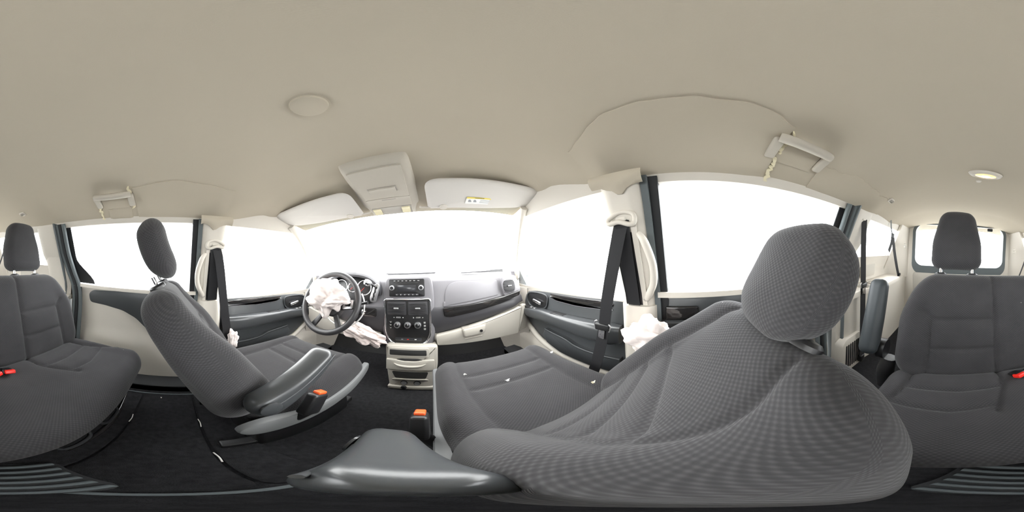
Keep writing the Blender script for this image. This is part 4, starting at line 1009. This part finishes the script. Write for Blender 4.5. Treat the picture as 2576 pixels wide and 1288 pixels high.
# red buckles on the bench
for bx_, rot in ((-0.072, 20), (-0.122, -15)):
    b = rbox('belt_buckle', (bx_, -0.470, -0.470), (0.040, 0.022, 0.050), 'black_plastic', bench, 0.006, Matrix.Rotation(math.radians(rot), 3, 'Z') @ Matrix.Rotation(math.radians(-60), 3, 'X'))
    rbox('release_button', (bx_, -0.450, -0.458), (0.036, 0.016, 0.034), 'red', b, 0.004, Matrix.Rotation(math.radians(rot), 3, 'Z') @ Matrix.Rotation(math.radians(-60), 3, 'X'))

# ribbed rubber pad on the floor in front of the bench
rm = thing('ribbed_mat', (0.06, -0.16, FL), 'black ribbed rubber pad on the carpet in front of the bench', 'mat')
ang = math.radians(25)
RU = Vector((math.cos(ang), -math.sin(ang), 0)); RV = Vector((math.sin(ang), math.cos(ang), 0)); RU = Vector((math.cos(ang), math.sin(ang) * -1, 0)); RV = Vector((-RU.y, RU.x, 0))
prism('mat_sheet', rrect(0.19, 0.17, 0.03), 0.006, (0.055, -0.135, FL + 0.010), RU, RV, 'rubber', rm, 0.002)
for k in range(6):
    c = Vector((0.055, -0.135, FL + 0.018)) + RV * (-0.070 + 0.028 * k)
    tube('rib', [c - RU * 0.085, c + RV * 0.006, c + RU * 0.085], 0.008, 'seal_grey', rm, 8, smoothn=4)

# ------------------------------------------------------------------ seat belts
def latch(parent, c, w, dirv):
    c = Vector(c)
    wv = Vector(w).normalized(); dv = Vector(dirv).normalized()
    rbox('latch_housing', c, (0.012, 0.062, 0.030), 'black_plastic', parent, 0.005)
    tube('latch_loop', [c - wv * 0.030 + dv * 0.012, c - wv * 0.034 - dv * 0.012, c - wv * 0.026 - dv * 0.022], 0.003, 'silver', parent, 8)
    tube('latch_loop', [c + wv * 0.030 + dv * 0.012, c + wv * 0.034 - dv * 0.012, c + wv * 0.026 - dv * 0.022], 0.003, 'silver', parent, 8)
    p = prism('latch_tongue', rrect(0.026, 0.045, 0.006, 4), 0.003, c + dv * 0.034 + Vector((0.0, 0, 0)), wv, dv, 'chrome', parent, 0.001)
    return p
for s, lab in ((-1, 'black seat belt hanging from the pillar behind the driver door'), (1, 'black seat belt with latch hanging beside the passenger seat')):
    b = thing('seat_belt', (s * 0.72, 0.22, FL), lab, 'seat belt', 'front seat belts')
    rx = sidex(0.10) - 0.075
    if s > 0:
        pts = [(0.668, 0.205, 0.105), (0.672, 0.235, 0.0), (0.690, 0.285, -0.18), (0.705, 0.315, -0.32), (0.705, 0.345, -0.46), (0.70, 0.385, -0.63)]
    else:
        pts = [(-0.668, 0.212, 0.092), (-0.675, 0.235, 0.0), (-0.70, 0.262, -0.18), (-0.715, 0.285, -0.35), (-0.715, 0.31, -0.50), (-0.71, 0.35, -0.65)]
    ribbon('webbing', pts, [(0, 1, 0.25)] * 2 + [(0, 1, 0.3)] * 4, 0.048, 'belt', b)
    ribbon('return_webbing', [(s * (sidex(0.09) - 0.064), 0.205, 0.095), (s * (sidex(-0.05) - 0.062), 0.21, -0.05), (s * (sidex(-0.22) - 0.060), 0.213, -0.222)], (0, 1, 0), 0.048, 'belt', b)
    # D ring and adjuster cover
    tube('belt_ring', [(s * 0.660, 0.160, 0.092), (s * 0.655, 0.175, 0.082), (s * 0.652, 0.21, 0.092), (s * 0.655, 0.245, 0.088), (s * 0.660, 0.25, 0.105), (s * 0.66, 0.21, 0.125), (s * 0.66, 0.168, 0.118)], 0.008, 'beige', b, 10, True)
    prism('adjuster_cover', [(p[0] if s < 0 else -p[0], p[1]) for p in fillet([(0.185, 0.095), (0.232, 0.095), (0.236, 0.165), (0.222, 0.198), (0.196, 0.198), (0.182, 0.165)], 0.015)], 0.018, (s * 0.682, 0, 0), (0, -s, 0), (0, 0, 1), 'beige', b, 0.008)
    if s > 0:
        latch(b, (0.700, 0.318, -0.305), (0, 1, 0.2), (0, 0.12, -0.99))
        rbox('floor_anchor', (0.694, 0.395, -0.645), (0.035, 0.06, 0.03), 'black_gloss', b, 0.008)
# second-row belt on the right C pillar
b = thing('seat_belt', (0.68, -0.88, FL), 'black seat belt running down the beige trim beside the floor vent', 'seat belt')
ribbon('webbing', [(0.640, -0.855, 0.18), (0.648, -0.868, 0.0), (0.652, -0.885, -0.22), (0.648, -0.885, -0.45), (0.652, -0.90, -0.70), (0.655, -0.905, -0.80)], (0.25, 1, 0), 0.046, 'belt', b)
rbox('belt_ring', (0.645, -0.855, 0.185), (0.018, 0.055, 0.028), 'beige', b, 0.008)
latch(b, (0.646, -0.885, -0.225), (0.1, 1, 0), (0, 0, -1))
rbox('floor_anchor', (0.660, -0.905, -0.80), (0.03, 0.045, 0.06), 'black_plastic', b, 0.006)
# third-row belts by the rear corner pillars
for s, lab in ((1, 'thin dark seat belt slanting across the right rear quarter window'), (-1, 'thin dark seat belt slanting across the left rear quarter window')):
    b = thing('seat_belt', (s * 0.64, -1.55, -0.30), lab, 'seat belt')
    ribbon('webbing', [(s * 0.655, -1.44, 0.135), (s * 0.66, -1.52, 0.0), (s * 0.66, -1.62, -0.16), (s * 0.655, -1.70, -0.285)], (0.2, 1, 0.2), 0.044, 'belt', b)
    ribbon('upper_strap', [(s * 0.63, -1.30, 0.265), (s * 0.65, -1.38, 0.19), (s * 0.655, -1.44, 0.135)], (0.2, 1, 0.2), 0.012, 'seal_grey', b)
    ribbon('hanging_strap', [(s * 0.652, -1.42, 0.13), (s * 0.65, -1.39, 0.06), (s * 0.65, -1.33, -0.01)], (0.2, 1, 0.2), 0.035, 'belt', b)
    rbox('latch', (s * 0.652, -1.435, 0.135), (0.012, 0.07, 0.045), 'rubber', b, 0.006)
    rbox('end_latch', (s * 0.65, -1.70, -0.26), (0.02, 0.05, 0.03), 'rubber', b, 0.006)

# ------------------------------------------------------------------ roof fittings
# roof grab handles
for s, lab in ((-1, 'beige roof grab handle in torn headliner above the left sliding window'), (1, 'beige roof grab handle in torn headliner above the passenger headrest')):
    h = thing('grab_handle', (s * 0.55, -0.305, 0.30), lab, 'handle', 'roof grab handles')
    ya, yb = -0.395, -0.215
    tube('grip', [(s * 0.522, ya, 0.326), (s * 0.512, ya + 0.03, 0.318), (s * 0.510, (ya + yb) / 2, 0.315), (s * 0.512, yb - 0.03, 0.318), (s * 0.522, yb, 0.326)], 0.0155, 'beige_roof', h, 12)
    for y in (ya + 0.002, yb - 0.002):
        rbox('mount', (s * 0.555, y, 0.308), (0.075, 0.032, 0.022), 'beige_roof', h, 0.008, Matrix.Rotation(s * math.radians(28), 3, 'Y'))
    P = [[(s * x, y, roofz(x, y) - 0.004) for x in fr(0.535, 0.60, 4)] for y in fr(ya + 0.02, yb - 0.02, 4)]
    shell('recess', P, 'headliner', h, 0.004, lambda v: Vector((0, 0, 1)))
# pillar grab handles
for s, lab in ((-1, 'curved beige grab handle on the pillar behind the driver door'), (1, 'curved beige grab handle on the pillar beside the passenger backrest')):
    h = thing('pillar_handle', (s * 0.79, 0.14, -0.2), lab, 'handle', 'pillar grab handles')
    tube('grip', [(s * (sidex(0.05) - 0.052), 0.158, 0.055), (s * (sidex(0.03) - 0.068), 0.135, 0.022), (s * (sidex(-0.05) - 0.073), 0.118, -0.05), (s * (sidex(-0.13) - 0.070), 0.125, -0.12), (s * (sidex(-0.19) - 0.058), 0.155, -0.18), (s * (sidex(-0.21) - 0.045), 0.17, -0.205)], [0.010, 0.013, 0.0135, 0.0135, 0.014, 0.011], 'beige', h, 12)
    lathe('screw_cap', [(0.001, 0), (0.011, 0), (0.010, 0.003), (0.001, 0.003)], (s * (sidex(-0.2) - 0.062), 0.165, -0.193), (-s, 0, 0), 'beige_dark', h, 16)
# coat hooks
for s, lab in ((-1, 'small beige coat hook above the left bench headrest'), (1, 'small beige coat hook in the headliner above the wall seat belt')):
    z = roofz(0.531, -1.0)
    h = thing('coat_hook', (s * 0.531, -1.0, z - 0.02), lab, 'hook', 'coat hooks')
    nrm = Vector((-s * 0.45, 0, -0.9)).normalized(); U = Vector((0, -1, 0)) if s < 0 else Vector((0, 1, 0)); V = nrm.cross(U)
    prism('bezel', rrect(0.062, 0.040, 0.012), 0.008, (s * 0.531, -1.0, z), U, V, 'beige', h, 0.004)
    prism('pocket', rrect(0.042, 0.024, 0.008), 0.0086, (s * 0.531, -1.0, z), U, V, 'beige_dark', h, 0.001)
    c = Vector((s * 0.531, -1.0, z)) + nrm * 0.008
    tube('hook', [c + V * 0.008, c + nrm * 0.012 + V * 0.002, c + nrm * 0.012 - V * 0.008, c + nrm * 0.004 - V * 0.012], 0.005, 'grille_beige', h, 8)
# round cap in the headliner
z = roofz(0, 0.214)
rc = lathe('round_cover', [(0.001, 0.010), (0.030, 0.010), (0.036, 0.007), (0.038, 0.001), (0.042, 0.0005), (0.042, -0.004), (0.001, -0.004)], (-0.013, 0.214, z), (0, 0, -1), 'headliner', None, 40)
tag(rc, 'round beige cover disc set in the front of the headliner', 'cover')
# rear dome lamp
z = roofz(0, -0.765)
lampo = thing('dome_lamp', (0.0, -0.765, z - 0.015), 'lit oval dome lamp in the headliner above the bench', 'lamp')
lathe('lamp_bezel', [(0.026, 0.012), (0.030, 0.014), (0.036, 0.010), (0.040, 0.0), (0.040, -0.004), (0.026, -0.004)], (0, -0.765, z), (0, 0, -1), 'beige', lampo, 48, sx=2.15, ref=(1, 0, 0))
lathe('lamp_lens', [(0.001, 0.016), (0.018, 0.0145), (0.026, 0.010), (0.0265, 0.0), (0.001, 0.0)], (0, -0.765, z), (0, 0, -1), 'lamp_lens', lampo, 40, sx=2.3, ref=(1, 0, 0))
lathe('lamp_bulb', [(0.001, 0.0185), (0.007, 0.018), (0.0085, 0.014), (0.001, 0.013)], (0, -0.765, z), (0, 0, -1), 'lamp_bulb', lampo, 24, sx=2.6, ref=(1, 0, 0))
z = roofz(0, -0.86)
tag(lathe('roof_button', [(0.001, 0.005), (0.012, 0.005), (0.016, 0.001), (0.016, -0.003), (0.001, -0.003)], (0.015, -0.86, z), (0, 0, -1), 'beige', None, 24), 'tiny round beige button behind the lit dome lamp', 'button')

# sun visors
def visor(s, x0, x1, label, warn):
    v = thing('sun_visor', (s * (x0 + x1) / 2, 0.68, 0.26), label, 'sun visor', 'sun visors')
    rows = []
    ol = fillet([(x0, 0.592), (lerp(x0, x1, 0.5), 0.578), (x1 - 0.07, 0.565), (x1, 0.60), (x1 - 0.005, 0.665), (x1 - 0.07, 0.725), (lerp(x0, x1, 0.5), 0.785), (x0 + 0.01, 0.792)], [0.05, 0.10, 0.06, 0.04, 0.04, 0.06, 0.08, 0.02], 6)
    def surf(x, y): return lerp(0.318, 0.262, (y - 0.585) / 0.2) - 0.022 * smooth((abs(x) - x0) / (x1 - x0)) ** 2
    n = len(ol); cx = sum(p[0] for p in ol) / n; cy = sum(p[1] for p in ol) / n
    V = []; prof = [(0.0, 0.010), (0.80, 0.010), (0.93, 0.008), (0.985, 0.004), (1.0, 0.0), (0.985, -0.004), (0.93, -0.008), (0.80, -0.010), (0.0, -0.010)]
    for k, h in prof:
        for p in ol:
            x = lerp(cx, p[0], k); y = lerp(cy, p[1], k); V.append((s * x, y, surf(x, y) + h))
    mesh('visor_panel', V, grid_faces(len(prof), n, False, True), 'visor_cloth', v, 50)
    tube('visor_rod', [(s * (x0 - 0.03), 0.785, 0.268), (s * x0, 0.782, 0.262), (s * lerp(x0, x1, 0.35), 0.782, 0.262)], 0.005, 'beige', v, 8)
    xc = lerp(x0, x1, 0.16)
    lathe('visor_clip', [(0.012, 0.0), (0.019, 0.0), (0.019, 0.010), (0.012, 0.010)], (s * xc, 0.770, 0.262), (0, -0.3, -0.95), 'beige', v, 24)
    lathe('clip_well', [(0.001, 0.0), (0.012, 0.0), (0.012, 0.008), (0.001, 0.008)], (s * xc, 0.770, 0.262), (0, -0.3, -0.95), 'grille_beige', v, 20)
    if warn:
        o = Vector((s * lerp(x0, x1, 0.45), 0.706, surf(lerp(x0, x1, 0.45), 0.706) - 0.0125)); U = Vector((1, 0, 0)); V_ = Vector((0, -0.2, 0.056)).normalized()
        # plane faces down/back: U x V must point to -z
        N = U.cross(V_)
        lb = prism('warning_label', rrect(0.115, 0.052, 0.003, 3), 0.0008, o, U, V_, 'white', v, 0)
        prism('label_band', rrect(0.115, 0.011, 0.002, 3, 0, 0.0205), 0.0011, o, U, V_, 'yellow', lb, 0)
        text('label_lettering', 'WARNING', 0.009, o + V_ * 0.0205 + N * 0.0012, U, V_, 'black_plastic', lb)
        for q in (-0.038, -0.014): prism('pictogram', fillet([(q - 0.008, -0.012), (q + 0.008, -0.012), (q + 0.004, 0.0), (q - 0.002, 0.008), (q - 0.009, 0.004)], 0.003), 0.0012, o, U, V_, 'label_print', lb, 0)
        for q in range(5): prism('print_line', rrect(0.045, 0.0018, 0.0005, 2, 0.030, 0.008 - 0.006 * q), 0.0011, o, U, V_, 'label_print', lb, 0)
visor(-1, 0.150, 0.685, 'pale grey sun visor folded up above the steering wheel', False)
visor(1, 0.160, 0.690, 'pale grey sun visor with warning label above the passenger side', True)

# overhead console
oc = thing('overhead_console', (-0.01, 0.66, 0.27), 'beige overhead console with latch bar and map lamps between the visors', 'console')
rows = []
for (y, zb, hw) in ((0.488, 0.388, 0.112), (0.496, 0.366, 0.118), (0.515, 0.352, 0.122), (0.56, 0.336, 0.126), (0.62, 0.318, 0.129), (0.70, 0.298, 0.131), (0.78, 0.276, 0.132), (0.835, 0.260, 0.130), (0.85, 0.262, 0.126)):
    zt = max(zb + 0.02, roofc(y) + 0.01)
    row = [(-hw - 0.006, zt), (-hw - 0.004, lerp(zb, zt, 0.5)), (-hw + 0.006, zb + 0.008), (-hw + 0.02, zb + 0.001), (-hw * 0.5, zb - 0.001), (0, zb - 0.002), (hw * 0.5, zb - 0.001), (hw - 0.02, zb + 0.001), (hw - 0.006, zb + 0.008), (hw + 0.004, lerp(zb, zt, 0.5)), (hw + 0.006, zt)]
    rows.append([(-0.008 + p[0], y, p[1]) for p in row])
V = [p for r in rows for p in r]; n = len(rows[0])
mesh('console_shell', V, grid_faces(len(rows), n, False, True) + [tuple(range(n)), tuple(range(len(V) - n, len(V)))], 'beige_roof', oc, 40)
def zb_(y): return interp(y, [0.515, 0.56, 0.62, 0.70, 0.78, 0.835], [0.352, 0.336, 0.318, 0.298, 0.276, 0.260])
def ocshell(name, x0, x1, y0, y1, d, m, parent, th=0.006):
    P = [[(lerp(x0, x1, k / 6), y, zb_(y) - 0.002 - d) for k in range(7)] for y in fr(y0, y1, 8)]
    return shell(name, P, m, parent, th, lambda v: Vector((0, 0, 1)))
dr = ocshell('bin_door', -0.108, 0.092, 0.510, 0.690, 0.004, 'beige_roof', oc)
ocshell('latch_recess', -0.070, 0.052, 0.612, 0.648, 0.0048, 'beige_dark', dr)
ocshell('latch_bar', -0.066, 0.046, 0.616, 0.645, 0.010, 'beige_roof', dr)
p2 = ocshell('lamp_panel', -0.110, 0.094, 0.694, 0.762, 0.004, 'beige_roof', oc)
ocshell('microphone_grille', -0.035, 0.03, 0.704, 0.708, 0.0055, 'beige_dark', p2, 0.002)
p3 = ocshell('switch_housing', -0.108, 0.092, 0.768, 0.830, 0.004, 'grille_beige', oc)
for x in (-0.085, 0.062):
    ocshell('map_lamp', x - 0.020, x + 0.020, 0.774, 0.818, 0.008, 'map_lens', p3)

# ------------------------------------------------------------------ burst side airbags and scraps
def bagp(p, d): return p
tag(crumple('seat_airbag', (0.705, 0.135, -0.325), (0.038, 0.085, 0.075), 'airbag', None, 5, 0.45, 2.5, 64, 40), 'crumpled white side airbag burst out beside the passenger backrest', 'airbag')
tag(crumple('seat_airbag', (-0.680, 0.315, -0.45), (0.018, 0.028, 0.055), 'airbag', None, 6, 0.5, 2.5, 48, 32), 'crumpled white side airbag scrap by the driver door', 'airbag')
def scrap(name, c, size, lab, m='paper', seed=0):
    rnd = random.Random(seed); V = []
    n = 7
    for h in (0.0, 0.0025):
        for k in range(n):
            a = 2 * math.pi * k / n; r = size * (0.5 + 0.6 * rnd.random())
            V.append((c[0] + r * math.cos(a), c[1] + r * math.sin(a) * 0.6, c[2] + h + 0.004 * math.sin(a * 2 + seed)))
    F = [tuple(range(n)), tuple(range(n, 2 * n))] + [(k, (k + 1) % n, n + (k + 1) % n, n + k) for k in range(n)]
    tag(mesh(name, V, F, m, None, 20), lab, 'scrap', 'white scraps left on the seats and floor')
scrap('plastic_scrap', (0.385, 0.470, -0.489), 0.010, 'white scrap on the middle of the passenger cushion', 'paper', 1)
scrap('plastic_scrap', (0.632, 0.545, -0.492), 0.014, 'bright scrap at the outer edge of the passenger cushion', 'white', 2)
scrap('foam_scrap', (0.560, 0.275, -0.482), 0.010, 'yellow foam crumb in the crease of the passenger seat', 'foam', 3)
scrap('plastic_scrap', (0.268, 0.555, -0.487), 0.007, 'tiny pale crumb near the inner seam of the passenger cushion', 'paper', 4)
scrap('plastic_scrap', (-0.62, -0.05, FL + 0.012), 0.006, 'tiny white crumb on the floor by the sliding door step', 'paper', 5)
